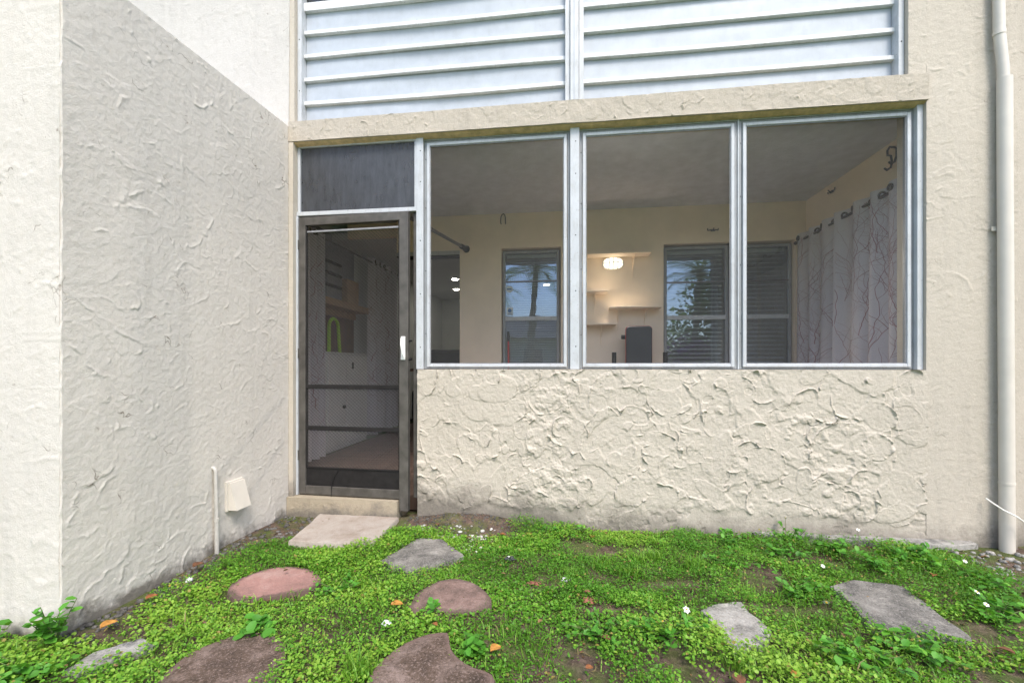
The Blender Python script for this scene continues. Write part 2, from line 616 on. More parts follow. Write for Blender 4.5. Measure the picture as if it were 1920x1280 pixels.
def link(name, me, parent=None, origin=None, loc=None):
    """link a mesh; world-space vertices are re-based on the given origin"""
    o = bpy.data.objects.new(name, me)
    COL.objects.link(o)
    if origin is not None:
        me.transform(Matrix.Translation(-Vector(origin)))
        wo = Vector(origin)
    else:
        wo = Vector(loc) if loc is not None else Vector((0, 0, 0))
    if parent:
        o.parent = parent
        o.location = wo - ORIGIN.get(parent.name, Vector((0, 0, 0)))
    else:
        o.location = wo
    ORIGIN[o.name] = wo
    return o


def obj(name, mb, mat, parent=None, smooth=False, bevel=0.0, base=True, local=False):
    me = bpy.data.meshes.new(name)
    me.from_pydata(mb.v, [], mb.f)
    me.materials.append(MATS[mat])
    me.update()
    if smooth:
        me.polygons.foreach_set('use_smooth', [True] * len(me.polygons))
        me.set_sharp_from_angle(angle=R(40))
    if local:
        o = bpy.data.objects.new(name, me)
        COL.objects.link(o)
        o.parent = parent
        ORIGIN[o.name] = Vector((0, 0, 0))
    else:
        a = np.array(mb.v)
        org = ((a[:, 0].min() + a[:, 0].max()) / 2, (a[:, 1].min() + a[:, 1].max()) / 2, a[:, 2].min())
        o = link(name, me, parent, org)
    if bevel:
        m = o.modifiers.new('bevel', 'BEVEL')
        m.width = bevel
        m.segments = 2
        m.limit_method = 'ANGLE'
    return o


def tag(o, label=None, cat=None, group=None, kind=None):
    if label:
        o['label'] = label
    if cat:
        o['category'] = cat
    if group:
        o['group'] = group
    if kind:
        o['kind'] = kind
    return o


def thing(name, label, cat, loc, group=None, rz=0.0):
    e = bpy.data.objects.new(name, None)
    e.empty_display_size = 0.1
    COL.objects.link(e)
    e.location = loc
    e.rotation_euler = (0, 0, rz)
    ORIGIN[e.name] = Vector(loc)
    return tag(e, label, cat, group)


def box(name, a, b, mat, parent=None, bevel=0.0, **k):
    return obj(name, MB().box(a, b), mat, parent, bevel=bevel, **k)


# ------------------------------------------------------------------ trowelled plaster relief
def trowel(w, h, res, seed, n, r=(0.04, 0.13), lip=0.006, tilt=0.05, lump=0.0, lumpf=None, rough=0.0012, warp=0.012, cluster=0.0):
    g = np.random.default_rng(seed)
    nx, ny = max(2, int(w / res)), max(2, int(h / res))
    xs = np.linspace(0, w, nx)
    ys = np.linspace(0, h, ny)
    X, Y = np.meshgrid(xs, ys)
    WX = X + warp * 2 * (fbm(X * 20, Y * 20, seed, 5) - 0.5) + 0.03 * (fbm(X * 5, Y * 5, seed + 7, 2) - 0.5)
    WY = Y + warp * 2 * (fbm(X * 20, Y * 20, seed + 31, 5) - 0.5) + 0.03 * (fbm(X * 5, Y * 5, seed + 47, 2) - 0.5)
    H = (fbm(X * 3, Y * 3, seed + 3, 3) - 0.5) * lip * 1.2
    BRK = np.clip((fbm(X * 30, Y * 30, seed + 15, 3) - 0.30) * 3.2, 0, 1.5)
    if cluster:      # smooth stretches between worked areas
        BRK = BRK * np.clip((fbm(X * 2.6, Y * 3.4, seed + 19, 4) - 0.5 + 0.16 * (1 - cluster)) * 7, 0.40, 1.15)
    for _ in range(n):
        cx, cy_ = g.random() * w, g.random() * h
        a = r[0] + (r[1] - r[0]) * g.random() ** 1.6
        b = a * (0.30 + 0.6 * g.random())
        th = g.normal(0, 0.55) if cluster else g.random() * PI
        m = a * 1.25 + 0.03
        i0, i1 = np.searchsorted(xs, (cx - m, cx + m))
        j0, j1 = np.searchsorted(ys, (cy_ - m, cy_ + m))
        if i1 - i0 < 2 or j1 - j0 < 2:
            continue
        sl_ = (slice(j0, j1), slice(i0, i1))
        dx = WX[sl_] - cx
        dy = WY[sl_] - cy_
        c, s = math.cos(th), math.sin(th)
        u = (dx * c + dy * s) / a
        v = (-dx * s + dy * c) / b
        rr = np.sqrt(u * u + v * v) + 1e-6
        loc = H[sl_]
        ins = np.clip((1 - rr) * 9, 0, 1)
        flat = loc.mean() + (g.random() - 0.5) * lip * (0.25 if cluster else 0.5) + (u * (g.random() - 0.5) + v * (g.random() - 0.5)) * tilt * a * 0.35
        loc = loc * (1 - ins * 0.85) + flat * ins * 0.85
        d0 = g.random() * 2 * PI
        wgt = np.clip((u * math.cos(d0) + v * math.sin(d0)) / rr, 0, 1) ** (0.7 + 2.0 * g.random())
        sg = 0.0016 + 0.0026 * g.random()
        dist = (rr - 1) * (a + b) * 0.5
        prof = np.where(dist < 0, np.exp(-np.abs(dist) / (sg * 2.2)), np.exp(-(dist / (sg * 0.8)) ** 2))
        loc = loc + lip * (0.25 + 1.0 * g.random() ** 1.8) * prof * wgt * BRK[sl_]
        H[sl_] = loc
    if lump:
        L = fbm(X * 17, Y * 17, seed + 77, 5)
        msk = np.clip((fbm(X * 2.2, Y * 2.2, seed + 5, 3) - 0.5) * 6, 0, 1)
        if lumpf is not None:
            msk = np.clip(msk + lumpf(X, Y), 0, 1)
        H = H + lump * (np.clip((L - 0.48) * 4, 0, 0.9) + 0.25 * (fbm(X * 50, Y * 50, seed + 78, 3) - 0.5)) * msk
    H = H - np.median(H)
    cap = lip * (0.55 if cluster else 1.9)
    H = np.where(H > 0, cap * np.tanh(H / cap), (0.6 if cluster else 1.0) * H)      # the float knocks down what piles up
    H = H + rough * (fbm(X * 60, Y * 60, seed + 9, 3) - 0.5) * 2
    return H


def relief(name, p00, p10, p11, p01, nrm, depth, H, mat, parent, wob=0.0):
    """slab whose front face carries the height map; corners counter-clockwise seen from the front"""
    p00, p10, p11, p01, nrm = [np.array(p, float) for p in (p00, p10, p11, p01, nrm)]
    ny, nx = H.shape
    S, T = np.meshgrid(np.linspace(0, 1, nx), np.linspace(0, 1, ny))
    S = S[..., None]
    T = T[..., None]
    base = p00 * (1 - S) * (1 - T) + p10 * S * (1 - T) + p11 * S * T + p01 * (1 - S) * T
    tan = (p10 - p00) / np.linalg.norm(p10 - p00)
    hh = np.linalg.norm(p01 - p00)
    ed = (fbm(np.linspace(0, 1, ny) * hh * 14, np.zeros(ny) + 3.3, 8, 5) - 0.5) * 0.012 * wob
    for kk in range(4):
        base[:, kk] += tan * (ed * (1 - kk / 4))[:, None]
    fr = (base + nrm * H[..., None]).reshape(-1, 3)
    idx = np.arange(nx * ny).reshape(ny, nx)
    q = np.stack([idx[:-1, :-1], idx[:-1, 1:], idx[1:, 1:], idx[1:, :-1]], -1).reshape(-1, 4)
    loop = np.concatenate([idx[0, :], idx[1:, -1], idx[-1, -2::-1], idx[-2:0:-1, 0]])
    bk = fr[loop].copy()
    bflat = base.reshape(-1, 3)[loop] - nrm * depth
    n0 = len(fr)
    m = len(loop)
    k = np.arange(m)
    k2 = (k + 1) % m
    side = np.stack([loop[k], n0 + k, n0 + k2, loop[k2]], -1)
    dup = n0 + m
    V = np.concatenate([fr, bflat, np.array([c - nrm * depth for c in (p00, p10, p11, p01)])])
    bq = np.array([[dup + 3, dup + 2, dup + 1, dup]])
    me = mesh_np(name, V, quads=np.concatenate([q, side, bq]), mat=mat)
    me.set_sharp_from_angle(angle=R(75))
    org = (V[:, 0].mean(), V[:, 1].mean(), V[:, 2].min())
    return link(name, me, parent, org)


# ================================================================== GROUND
def gh(x, y):
    x = np.asarray(x, float)
    y = np.asarray(y, float)
    near = np.exp(-((x - 2) / 6) ** 2 - ((y + 1) / 4) ** 2)
    z = (fbm(x * 2.2, y * 2.2, 3, 3) - 0.5) * 0.035 * near + (fbm(x * 14, y * 14, 5, 3) - 0.5) * 0.012 * near
    z = z + 0.07 * np.exp(-((x - 1.3) / 0.42) ** 2 - ((y - 0.0) / 0.11) ** 2)
    z = z + 0.02 * np.exp(-((x - 0.0) / 0.25) ** 2 - ((y + 0.4) / 0.6) ** 2)
    return z - 0.012


def axis(lo, a, b, hi, step, k):
    c = list(np.arange(a, b, step))
    d, p = step, b
    up = []
    while p < hi:
        up.append(p)
        d *= k
        p += d
    d, p = step, a
    dn = []
    while p > lo:
        d *= k
        p -= d
        dn.append(p)
    return np.array(dn[::-1] + c + up)


gx = axis(-90, -1.2, 5.2, 90, 0.03, 1.22)
gy = axis(-140, -2.6, 0.2, 70, 0.03, 1.22)
GX, GY = np.meshgrid(gx, gy)
GZ = gh(GX, GY)
V = np.stack([GX, GY, GZ], -1).reshape(-1, 3)
idx = np.arange(V.shape[0]).reshape(GX.shape)
Q = np.stack([idx[:-1, :-1], idx[:-1, 1:], idx[1:, 1:], idx[1:, :-1]], -1).reshape(-1, 4)
tag(link('ground', mesh_np('ground', V, quads=Q, mat='soil')), kind='structure')

# ================================================================== BUILDING: facade of the flat
fac = thing('apartment_building', 'cream stucco apartment building with screened porch and louvred upper opening', 'building', (2.1, 0.1, 0))
low = lambda X, Y: np.clip((0.20 - Y) * 7, 0, 1) * 0.9 * np.clip((X - 0.7) * 2, 0, 1) + 0.5 * np.exp(-((X - 1.75) / 0.35) ** 2 - ((Y - 0.5) / 0.3) ** 2)
KX0, KX1, KT = 0.915, 4.168, 1.062
Hk = trowel(KX1 - KX0, KT + 0.05, 0.0034, 21, 2700, (0.03, 0.18), 0.0190, 0.10, 0.011, low, 0.0020, 0.010)
S_, T_ = np.meshgrid(np.linspace(0, 1, Hk.shape[1]), np.linspace(0, 1, Hk.shape[0]))
# scraped-off coat at the foot of the wall: a thinner course below a ragged edge
ex = fbm(S_ * 26, T_ * 3 + 0 * S_, 71, 4)
zc = T_ * (KT + 0.05) - 0.05
cut = 1 / (1 + np.exp(-(0.095 + 0.09 * ex - 0.02 * np.sin(S_ * 9) - zc) * 140))
Hk = Hk - cut * np.clip(Hk + 0.006, 0.004, 0.03) * 0.9
relief('knee_wall', (KX0, 0, -0.05), (KX1, 0, -0.05), (KX1, 0, KT), (KX0, 0, KT), (0, -1, 0), 0.20, Hk, 'cream_stucco', fac)
Hp = trowel(0.50, 6.0, 0.0065, 22, 2000, (0.02, 0.14), 0.0085, 0.008, 0.002, None, 0.0014, 0.014, 0.1)
relief('pier_wall', (4.164, 0.004, -0.05), (4.66, 0.004, -0.05), (4.66, 0.004, 5.95), (4.164, 0.004, 5.95), (0, -1, 0), 0.24, Hp, 'cream_stucco', fac)
Hp2 = trowel(1.9, 6.0, 0.025, 28, 700, (0.03, 0.12), 0.004, 0.05, 0.003)
Hp3 = trowel(0.10, 2.5, 0.006, 29, 160, (0.02, 0.09), 0.005, 0.04)
relief('pier_edge', (4.064, 0.0045, 2.88), (4.166, 0.0045, 2.88), (4.166, 0.0045, 5.39), (4.064, 0.0045, 5.39), (0, -1, 0), 0.2, Hp3, 'cream_stucco', fac)
relief('side_pier', (4.663, 0.05, -0.05), (6.6, 0.05, -0.05), (6.6, 0.05, 5.95), (4.663, 0.05, 5.95), (0, -1, 0), 0.24, Hp2, 'cream_stucco', fac)
Hl = trowel(4.23, 0.155, 0.005, 23, 260, (0.03, 0.10), 0.0075, 0.05, 0.003)
S_, T_ = np.meshgrid(np.linspace(0, 1, Hl.shape[1]), np.linspace(0, 1, Hl.shape[0]))
Hl = Hl + 0.012 * np.clip(fbm(S_ * 30, T_ * 2, 3, 3) - 0.42, 0, 1) * np.exp(-T_ / 0.12)
relief('lintel', (-0.058, -0.012, 2.725), (4.169, -0.012, 2.722), (4.169, -0.012, 2.885), (-0.058, -0.012, 2.870), (0, -1, 0), 0.22, Hl, 'lintel_stucco', fac)
Hu = trowel(1.9, 3.1, 0.010, 24, 2600, (0.03, 0.14), 0.0085, 0.008, 0.002, None, 0.0014, 0.016, 0.4)
relief('upper_wall', (-1.95, -0.002, 2.80), (-0.06, -0.002, 2.80), (-0.035, -0.002, 5.95), (-1.95, -0.002, 5.95), (0, -1, 0), 0.22, Hu, 'upper_stucco', fac)
box('upper_wall_return', (-0.058, 0.003, 2.873), (-0.018, 0.20, 5.9), 'cream_stucco', fac)
box('upper_head', (-0.017, 0.001, 5.4), (4.169, 0.21, 5.9), 'cream_stucco', fac)
# ragged sealant strip under the lintel
m = MB()
nseg = 90
for i in range(nseg):
    a, b = i / nseg, (i + 1) / nseg
    x0, x1 = -0.05 + a * 4.215, -0.05 + b * 4.215
    d0 = 0.010 + 0.016 * float(fbm(a * 40, 1.3, 2))
    d1 = 0.010 + 0.016 * float(fbm(b * 40, 1.3, 2))
    k = len(m.v)
    m.v += [(x0, 0.0, 2.7245), (x1, 0.0, 2.7245), (x1, 0.052, 2.7245), (x0, 0.052, 2.7245), (x0, 0.006, 2.7245 - d0 * 0.4), (x1, 0.006, 2.7245 - d1 * 0.4), (x1, 0.052, 2.7245 - d1), (x0, 0.052, 2.7245 - d0)]
    m.f += [tuple(k + t for t in q) for q in ((0, 1, 5, 4), (4, 5, 6, 7), (7, 6, 2, 3))]
obj('sealant_strip', m, 'sealant', fac, smooth=True)
Ht = trowel(0.93, 0.16, 0.006, 25, 40, (0.03, 0.09), 0.004, 0.04)
th = relief('threshold', (-0.055, -0.035, -0.03), (0.78, -0.035, -0.03), (0.78, -0.035, 0.135), (-0.055, -0.035, 0.135), (0, -1, 0), 0.22, Ht, 'threshold_stucco', fac)
box('door_jamb', (-0.056, -0.010, 0.137), (-0.020, 0.18, 2.72), 'cream_stucco', fac)
# sun-bleached footing slab along the right part of the wall
strip = [(3.15, 0.05), (3.15, -0.035), (3.45, -0.06), (3.72, -0.07), (3.98, -0.10), (4.24, -0.085), (4.42, -0.03), (4.42, 0.05)]
tag(obj('footing_strip', MB().prism(strip, -0.06, 0.022, 0.02, 0.006), 'white_concrete'), 'blotchy white concrete strip along the foot of the stucco wall', 'concrete strip')

# ================================================================== WING at the left
wing = thing('storage_wing', 'pale grey stucco wing projecting beside the screen door', 'building', (-1.0, -0.7, 0))
Hw = trowel(1.45, 2.84, 0.005, 31, 3000, (0.02, 0.17), 0.0070, 0.008, 0.0, None, 0.0011, 0.016, 0.25)
S_, T_ = np.meshgrid(np.linspace(0, 1, Hw.shape[1]), np.linspace(0, 1, Hw.shape[0]))
Hw += np.exp(-T_ / 0.16) * (trowel(1.45, 2.84, 0.005, 32, 300, (0.06, 0.22), 0.009, 0.05)[:Hw.shape[0], :Hw.shape[1]]) * 0.8
relief('side_wall', (-0.060, -1.45, -0.05), (-0.060, -0.001, -0.05), (-0.060, -0.001, 2.842), (-0.060, -1.45, 2.770), (1, 0, 0), 0.18, Hw, 'pale_stucco', wing, 1.0)
Hf = trowel(1.5, 2.82, 0.0075, 33, 2400, (0.02, 0.16), 0.0078, 0.008, 0.003, lambda X, Y: np.clip((0.6 - Y) * 2, 0, 0.9), 0.0012, 0.016, 0.35)
relief('front_wall', (-1.60, -1.452, -0.05), (-0.070, -1.452, -0.05), (-0.070, -1.452, 2.768), (-1.60, -1.452, 2.768), (0, -1, 0), 0.18, Hf, 'pale_stucco', wing)
box('roof_slab', (-1.59, -1.26, 2.60), (-0.25, -0.01, 2.70), 'room_paint', wing)
box('outer_wall', (-1.59, -1.26, -0.05), (-1.45, -0.01, 2.59), 'room_paint', wing)

# conduit pipe
cp = thing('conduit_pipe', 'thin cream painted conduit pipe on the grey side wall', 'pipe', (-0.035, -0.695, 0))
obj('pipe', MB().tube([(-0.062, -0.696, 0.502), (-0.050, -0.696, 0.500), (-0.043, -0.696, 0.490), (-0.040, -0.696, 0.475), (-0.038, -0.695, 0.21), (-0.036, -0.693, 0.205)], 0.0105, 12), 'conduit_paint', cp, True)
obj('pipe_lower', MB().tube([(-0.036, -0.693, 0.205), (-0.036, -0.692, -0.05)], 0.012, 12), 'conduit_paint', cp, True)
obj('coupling', MB().tube([(-0.036, -0.693, 0.192), (-0.036, -0.693, 0.212)], 0.0145, 12), 'conduit_paint', cp, True)
# dryer vent hood
vt = thing('dryer_vent', 'cream sloped dryer vent hood low on the grey side wall', 'vent', (-0.03, -0.52, 0.215))
box('back_plate', (-0.066, -0.605, 0.216), (-0.045, -0.470, 0.394), 'cream_pipe', vt, 0.003)
m = MB()
y0, y1, zb, zt = -0.598, -0.478, 0.225, 0.385
xa, xb = -0.044, 0.012
m.v = [(xa, y0, zb), (xb, y0, zb), (xa + 0.012, y0, zt), (xa, y0, zt), (xa, y1, zb), (xb, y1, zb), (xa + 0.012, y1, zt), (xa, y1, zt)]
m.f = [(0, 1, 2, 3), (7, 6, 5, 4), (1, 5, 6, 2), (3, 2, 6, 7)]
hood = obj('hood', m, 'cream_pipe', vt)
sm_ = hood.modifiers.new('thickness', 'SOLIDIFY')
sm_.thickness = 0.003
m = MB().box((-0.041, -0.592, 0.222), (-0.037, -0.484, 0.35))
obj('flap', m, 'dark_cloth', vt)

# ================================================================== UPPER LOUVRES
def louvre(label, x0, x1, top, seed, side):
    t = thing('louvre_panel', label, 'louvres', ((x0 + x1) / 2, 0.07, 2.89), 'louvre panels above the lintel')
    g = random.Random(seed)
    box('frame_stile', (x0, 0.035, 2.874 if side < 0 else 2.884), (x0 + 0.032, 0.105, 5.39), 'white_aluminium', t, 0.002)
    box('frame_stile', (x1 - 0.032, 0.035, 2.886), (x1, 0.105, 5.39), 'white_aluminium', t, 0.002)
    zs = [2.868] + [3.035 + 0.1755 * k for k in range(14)]
    a, b = x0 + 0.034, x1 - 0.034
    for k, z in enumerate(zs[:-1]):
        z1 = zs[k + 1]
        if side < 0 and k == 5:
            continue
        # sheet: slightly tilted and bowed between its ribs
        m = MB()
        n = 36
        bow = 0.009 if side < 0 else 0.003
        rows = 6
        for r_ in range(rows + 1):
            q = r_ / rows
            zz = z + (z1 - z) * q
            for i in range(n + 1):
                p = i / n
                yb = 0.0975 - 0.004 * (1 - q) - bow * math.sin(PI * q) * math.sin(PI * min(1, p * 1.15)) * math.sin(p * 5 + seed + k * 0.4)
                m.v.append((a + (b - a) * p, yb, zz))
        for r_ in range(rows):
            for i in range(n):
                k0 = r_ * (n + 1) + i
                m.f.append((k0, k0 + 1, k0 + n + 2, k0 + n + 1))
        obj('slat', m, 'louvre_sheet', t, smooth=True)
    for k, z in enumerate(zs[1:]):
        thick = 0.060 if (side < 0 and k == 4) else 0.026
        if k >= 12:
            continue
        m = MB()
        sag = 0.016 * (g.random() - 0.5)
        n = 12
        for i in range(n + 1):
            p = i / n
            dz = sag * math.sin(PI * p) + 0.004 * side * 0
            xx = a - 0.004 + (b - a + 0.008) * p
            m.v += [(xx, 0.070, z + dz), (xx, 0.069, z + thick + dz), (xx, 0.112, z + thick + 0.004 + dz), (xx, 0.112, z - 0.002 + dz)]
        for i in range(n):
            for j in range(4):
                q = i * 4
                m.f.append((q + j, q + (j + 1) % 4, q + 4 + (j + 1) % 4, q + 4 + j))
        m.f += [(3, 2, 1, 0), tuple(n * 4 + j for j in range(4))]
        obj('rib', m, 'rib_paint', t, bevel=0.0015)
    if side < 0:
        obj('opening_shade', MB().box((a, 0.110, 3.80), (b, 0.12, 3.92)), 'dark_pane', t)  # solid dark panel; its colour paints the darkness of the gap
    for zz in (3.12, 3.50, 3.9):
        xx = x0 + 0.016 if side < 0 else x1 - 0.016
        obj('screw', MB().sphere((xx, 0.034, zz), (0.004, 0.003, 0.004), 8, 4), 'dark_bronze', t)
    return t


louvre('left louvre panel of bowed pale blue slats above the screen door', -0.016, 1.985, 5.3, 1, -1)
louvre('right louvre panel of pale blue slats beside the downspout pier', 2.047, 4.062, 5.3, 4, 1)
mu = box('mullion_post', (1.987, 0.018, 2.880), (2.045, 0.12, 5.39), 'white_aluminium', None, 0.003)
tag(mu, 'white vertical mullion between the two upper louvre panels', 'mullion')
box('mullion_groove', (2.012, 0.0155, 2.884), (2.017, 0.0178, 5.38), 'louvre_sheet', mu)
# dark sheet whose colour paints the dimness of the room behind the louvres
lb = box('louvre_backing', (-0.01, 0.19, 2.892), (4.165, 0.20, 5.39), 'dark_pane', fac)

# ================================================================== SCREENED WINDOWS
def scr_window(label, x0, x1, z0=1.066, z1=2.700):
    t = thing('screen_window', label, 'window screen', ((x0 + x1) / 2, 0.07, z0), 'screened porch windows')
    a = 0.017
    for (p, q, nm) in (((x0, 0.058, z0), (x0 + a, 0.12, z1), 'channel'), ((x1 - a, 0.058, z0), (x1, 0.12, z1), 'channel'),
                       ((x0 + a, 0.060, z1 - a), (x1 - a, 0.12, z1), 'channel'), ((x0 + a, 0.060, z0), (x1 - a, 0.12, z0 + 0.012), 'channel')):
        box(nm, p, q, 'channel_aluminium', t, 0.002)
    c = a + 0.003
    b = 0.021
    X0, X1, Z0, Z1 = x0 + c, x1 - c, z0 + 0.014, z1 - c
    box('stile', (X0, 0.044, Z0), (X0 + b, 0.074, Z1), 'white_aluminium', t, 0.003)
    box('stile', (X1 - b, 0.044, Z0), (X1, 0.074, Z1), 'white_aluminium', t, 0.003)
    box('rail', (X0 + b, 0.045, Z1 - b), (X1 - b, 0.074, Z1), 'white_aluminium', t, 0.003)
    box('rail', (X0 + b, 0.045, Z0), (X1 - b, 0.074, Z0 + b), 'white_aluminium', t, 0.003)
    m = MB()
    u0, u1, w0, w1 = X0 + b, X1 - b, Z0 + b, Z1 - b
    for (p, q) in (((u0, 0.052, w0), (u0 + 0.006, 0.06, w1)), ((u1 - 0.006, 0.052, w0), (u1, 0.06, w1)), ((u0 + .006, 0.052, w1 - 0.006), (u1 - .006, 0.06, w1)), ((u0 + .006, 0.052, w0), (u1 - .006, 0.06, w0 + 0.006))):
        m.box(p, q)
    obj('spline', m, 'grey_cloth', t)
    obj('screen_mesh', MB().quad((u0 - 0.004, 0.0625, w0 - 0.004), (u1 + 0.004, 0.0625, w0 - 0.004), (u1 + 0.004, 0.0625, w1 + 0.004), (u0 - 0.004, 0.0625, w1 + 0.004)), 'insect_screen', t)
    for zz in (1.3, 1.75, 2.2, 2.55):
        obj('screw', MB().sphere((x0 + 0.010, 0.057, zz + 0.02 * (x0 % 1)), (0.0035, 0.003, 0.0035), 8, 4), 'dark_bronze', t)
    return t


scr_window('narrow screened window next to the screen door', 0.950, 1.985)
scr_window('middle screened window in front of the lit wall lamp', 2.052, 3.078)
scr_window('right screened window in front of the red branch curtain', 3.090, 4.128)
for nm, x0, x1, lab in (('window_post', 0.897, 0.948, 'white aluminium post between the screen door and the first window'),
                        ('window_post', 1.987, 2.050, 'wide white aluminium post between first and middle screened windows'),
                        ('window_post', 3.0795, 3.0885, 'thin white strip between middle and right screened windows'),
                        ('window_post', 4.130, 4.1635, 'white aluminium jamb against the right stucco pier')):
    t = box(nm, (x0, 0.030 if x1 - x0 > 0.04 else (0.026 if x0 > 4 else 0.05), 1.064), (x1, 0.14, 2.715), 'white_aluminium', None, 0.002)
    tag(t, lab, 'post', 'aluminium posts of the porch opening')
    if x1 - x0 > 0.04:
        for zz in (1.22, 1.6, 1.98, 2.4, 2.62):
            obj('screw', MB().sphere(((x0 + x1) / 2 + 0.006, 0.0295, zz), (0.004, 0.003, 0.004), 8, 4), 'dark_bronze', t)
tag(box('head_channel', (0.950, 0.056, 2.7015), (4.128, 0.14, 2.716), 'white_aluminium', None, 0.001), 'white aluminium head channel above the three porch screens', 'channel')

# ---------------------------------------------------------------- transom over the door
tr = thing('transom_screen', 'dusty screen panel above the screen door with blue-grey glare in its colour', 'window screen', (0.44, 0.06, 2.20))
box('rail', (-0.018, 0.026, 2.192), (0.896, 0.10, 2.222), 'white_aluminium', tr, 0.003)
box('rail', (-0.018, 0.040, 2.700), (0.896, 0.09, 2.714), 'white_aluminium', tr, 0.002)
box('stile', (-0.018, 0.040, 2.2225), (0.002, 0.09, 2.699), 'white_aluminium', tr, 0.002)
box('stile', (0.880, 0.040, 2.2225), (0.896, 0.09, 2.699), 'white_aluminium', tr, 0.002)
obj('screen_mesh', MB().quad((0.0, 0.055, 2.22), (0.883, 0.055, 2.22), (0.883, 0.055, 2.702), (0.0, 0.055, 2.702)), 'transom_screen', tr)
for zz in (2.30, 2.45, 2.60):
    obj('screw', MB().sphere((0.012, 0.052, zz), (0.005, 0.003, 0.005), 8, 4), 'dark_bronze', tr)

# ---------------------------------------------------------------- door frame + screen door
df = thing('door_frame', 'thin white aluminium frame around the screen door', 'door frame', (0.4, 0.06, 0.137))
box('jamb', (-0.0185, 0.02, 0.138), (-0.004, 0.10, 2.190), 'white_aluminium', df, 0.002)
box('jamb', (0.868, 0.055, 0.138), (0.8955, 0.10, 2.190), 'bronze_aluminium', df, 0.002)

sd = thing('screen_door', 'bronze aluminium screen door with expanded metal grille, slightly ajar', 'screen door', (0.002, 0.045, 0.145), None, R(-2.6))
W_, H_ = 0.852, 2.035
B = lambda nm, a, b, mat, par=sd, bev=0.003: obj(nm, MB().box(a, b), mat, par, bevel=bev, local=True)
B('stile', (0, -0.018, 0), (0.052, 0.018, H_), 'bronze_aluminium')
B('stile', (W_ - 0.066, -0.020, -0.085), (W_, 0.020, H_), 'bronze_aluminium')
B('rail', (0.052, -0.0175, H_ - 0.060), (W_ - 0.066, 0.0175, H_), 'bronze_aluminium')
B('rail', (0.052, -0.0175, 0), (W_ - 0.066, 0.0175, 0.062), 'bronze_aluminium')
B('crossbar', (0.052, -0.014, 0.470), (W_ - 0.066, 0.014, 0.500), 'dark_bronze')
B('crossbar', (0.052, -0.014, 0.775), (W_ - 0.066, 0.014, 0.805), 'dark_bronze')
B('kick_panel', (0.052, -0.004, 0.062), (W_ - 0.066, 0.006, 0.190), 'dark_bronze')
B('kick_panel_lip', (0.052, -0.010, 0.190), (W_ - 0.066, 0.008, 0.200), 'dark_bronze')
B('spline_bar', (0.052, -0.009, H_ - 0.112), (W_ - 0.066, 0.004, H_ - 0.098), 'grey_cloth')
B('bead', (0.053, -0.012, 0.201), (0.062, 0.006, H_ - 0.061), 'dark_bronze')
B('bead', (W_ - 0.076, -0.012, 0.201), (W_ - 0.067, 0.006, H_ - 0.061), 'dark_bronze')
obj('screen_mesh', MB().quad((0.05, 0.007, 0.19), (W_ - 0.064, 0.007, 0.19), (W_ - 0.064, 0.007, H_ - 0.05), (0.05, 0.007, H_ - 0.05)), 'door_screen', sd, local=True)
# expanded-metal grille, flat strands meeting in flattened diamonds
x0, x1, z0, z1 = 0.062, W_ - 0.076, 0.202, H_ - 0.112
dw, dh, sw = 0.028, 0.0125, 0.0019
V, Fq = [], []
rows = int((z1 - z0) / dh)
cols = int((x1 - x0) / (dw / 2))
for r_ in range(rows):
    zc = z0 + (r_ + 0.5) * dh
    for c in range(cols + 1):
        up = 1 if (c + r_) % 2 == 0 else -1
        x = x0 + (x1 - x0) * c / cols
        z = zc + up * (dh * 0.46) + 0.0016 * math.sin(x * 9 + zc * 5)
        k = len(V)
        V += [(x, -0.006, z - sw / 2), (x, -0.0045, z + sw / 2)]
        if c:
            Fq.append((k - 2, k, k + 1, k - 1))
o = link('grille', mesh_np('grille', np.array(V), quads=np.array(Fq), mat='galvanised_mesh', smooth=False))
o.parent = sd
tag(o, kind='stuff')
hd = B('handle_plate', (W_ - 0.050, -0.030, 0.985), (W_ - 0.018, -0.020, 1.150), 'white_plastic', sd, 0.003)
m = MB().tube([(W_ - 0.034, -0.026, 1.142), (W_ - 0.034, -0.052, 1.132), (W_ - 0.032, -0.058, 1.09), (W_ - 0.026, -0.055, 1.03), (W_ - 0.018, -0.046, 1.005)], [0.007, 0.008, 0.009, 0.008, 0.006], 10)
obj('lever', m, 'white_plastic', hd, True, local=True)
obj('latch_knob', MB().tube([(W_ + 0.0, 0.0, 1.12), (W_ + 0.022, 0.0, 1.12)], 0.006, 8), 'black_metal', sd, True, local=True)
obj('latch_knob', MB().tube([(W_ + 0.0, 0.0, 0.99), (W_ + 0.022, 0.0, 0.99)], 0.008, 8), 'black_metal', sd, True, local=True)
for zz in (0.25, 1.0, 1.8):
    obj('hinge', MB().tube([(-0.004, -0.020, zz), (-0.004, -0.020, zz + 0.07)], 0.005, 8), 'bronze_aluminium', sd, True, local=True)
obj('loose_wire', MB().tube([(0.26, -0.02, -0.03), (0.265, -0.022, 0.06), (0.285, -0.016, 0.14), (0.315, -0.012, 0.185)], 0.0018, 5), 'black_metal', sd, local=True)

# ================================================================== PORCH INTERIOR (setting)
WB = 1.86
FL = 0.10
CE = 2.79
sm = lambda nm, mb, mat: tag(obj(nm, mb, mat), kind='structure')


def tiles():
    t = NT('porch_tile')
    v = t.geo()
    c = t.ramp(t.noise(v, 9, 6), [(0.3, (0.10, 0.065, 0.052)), (0.7, (0.18, 0.12, 0.095))])
    t.col(c)
    t.rough(0.45)


tiles()
sm('floor', MB().box((-0.66, 0.205, 0.0), (4.42, 6.9, FL)), 'porch_tile')
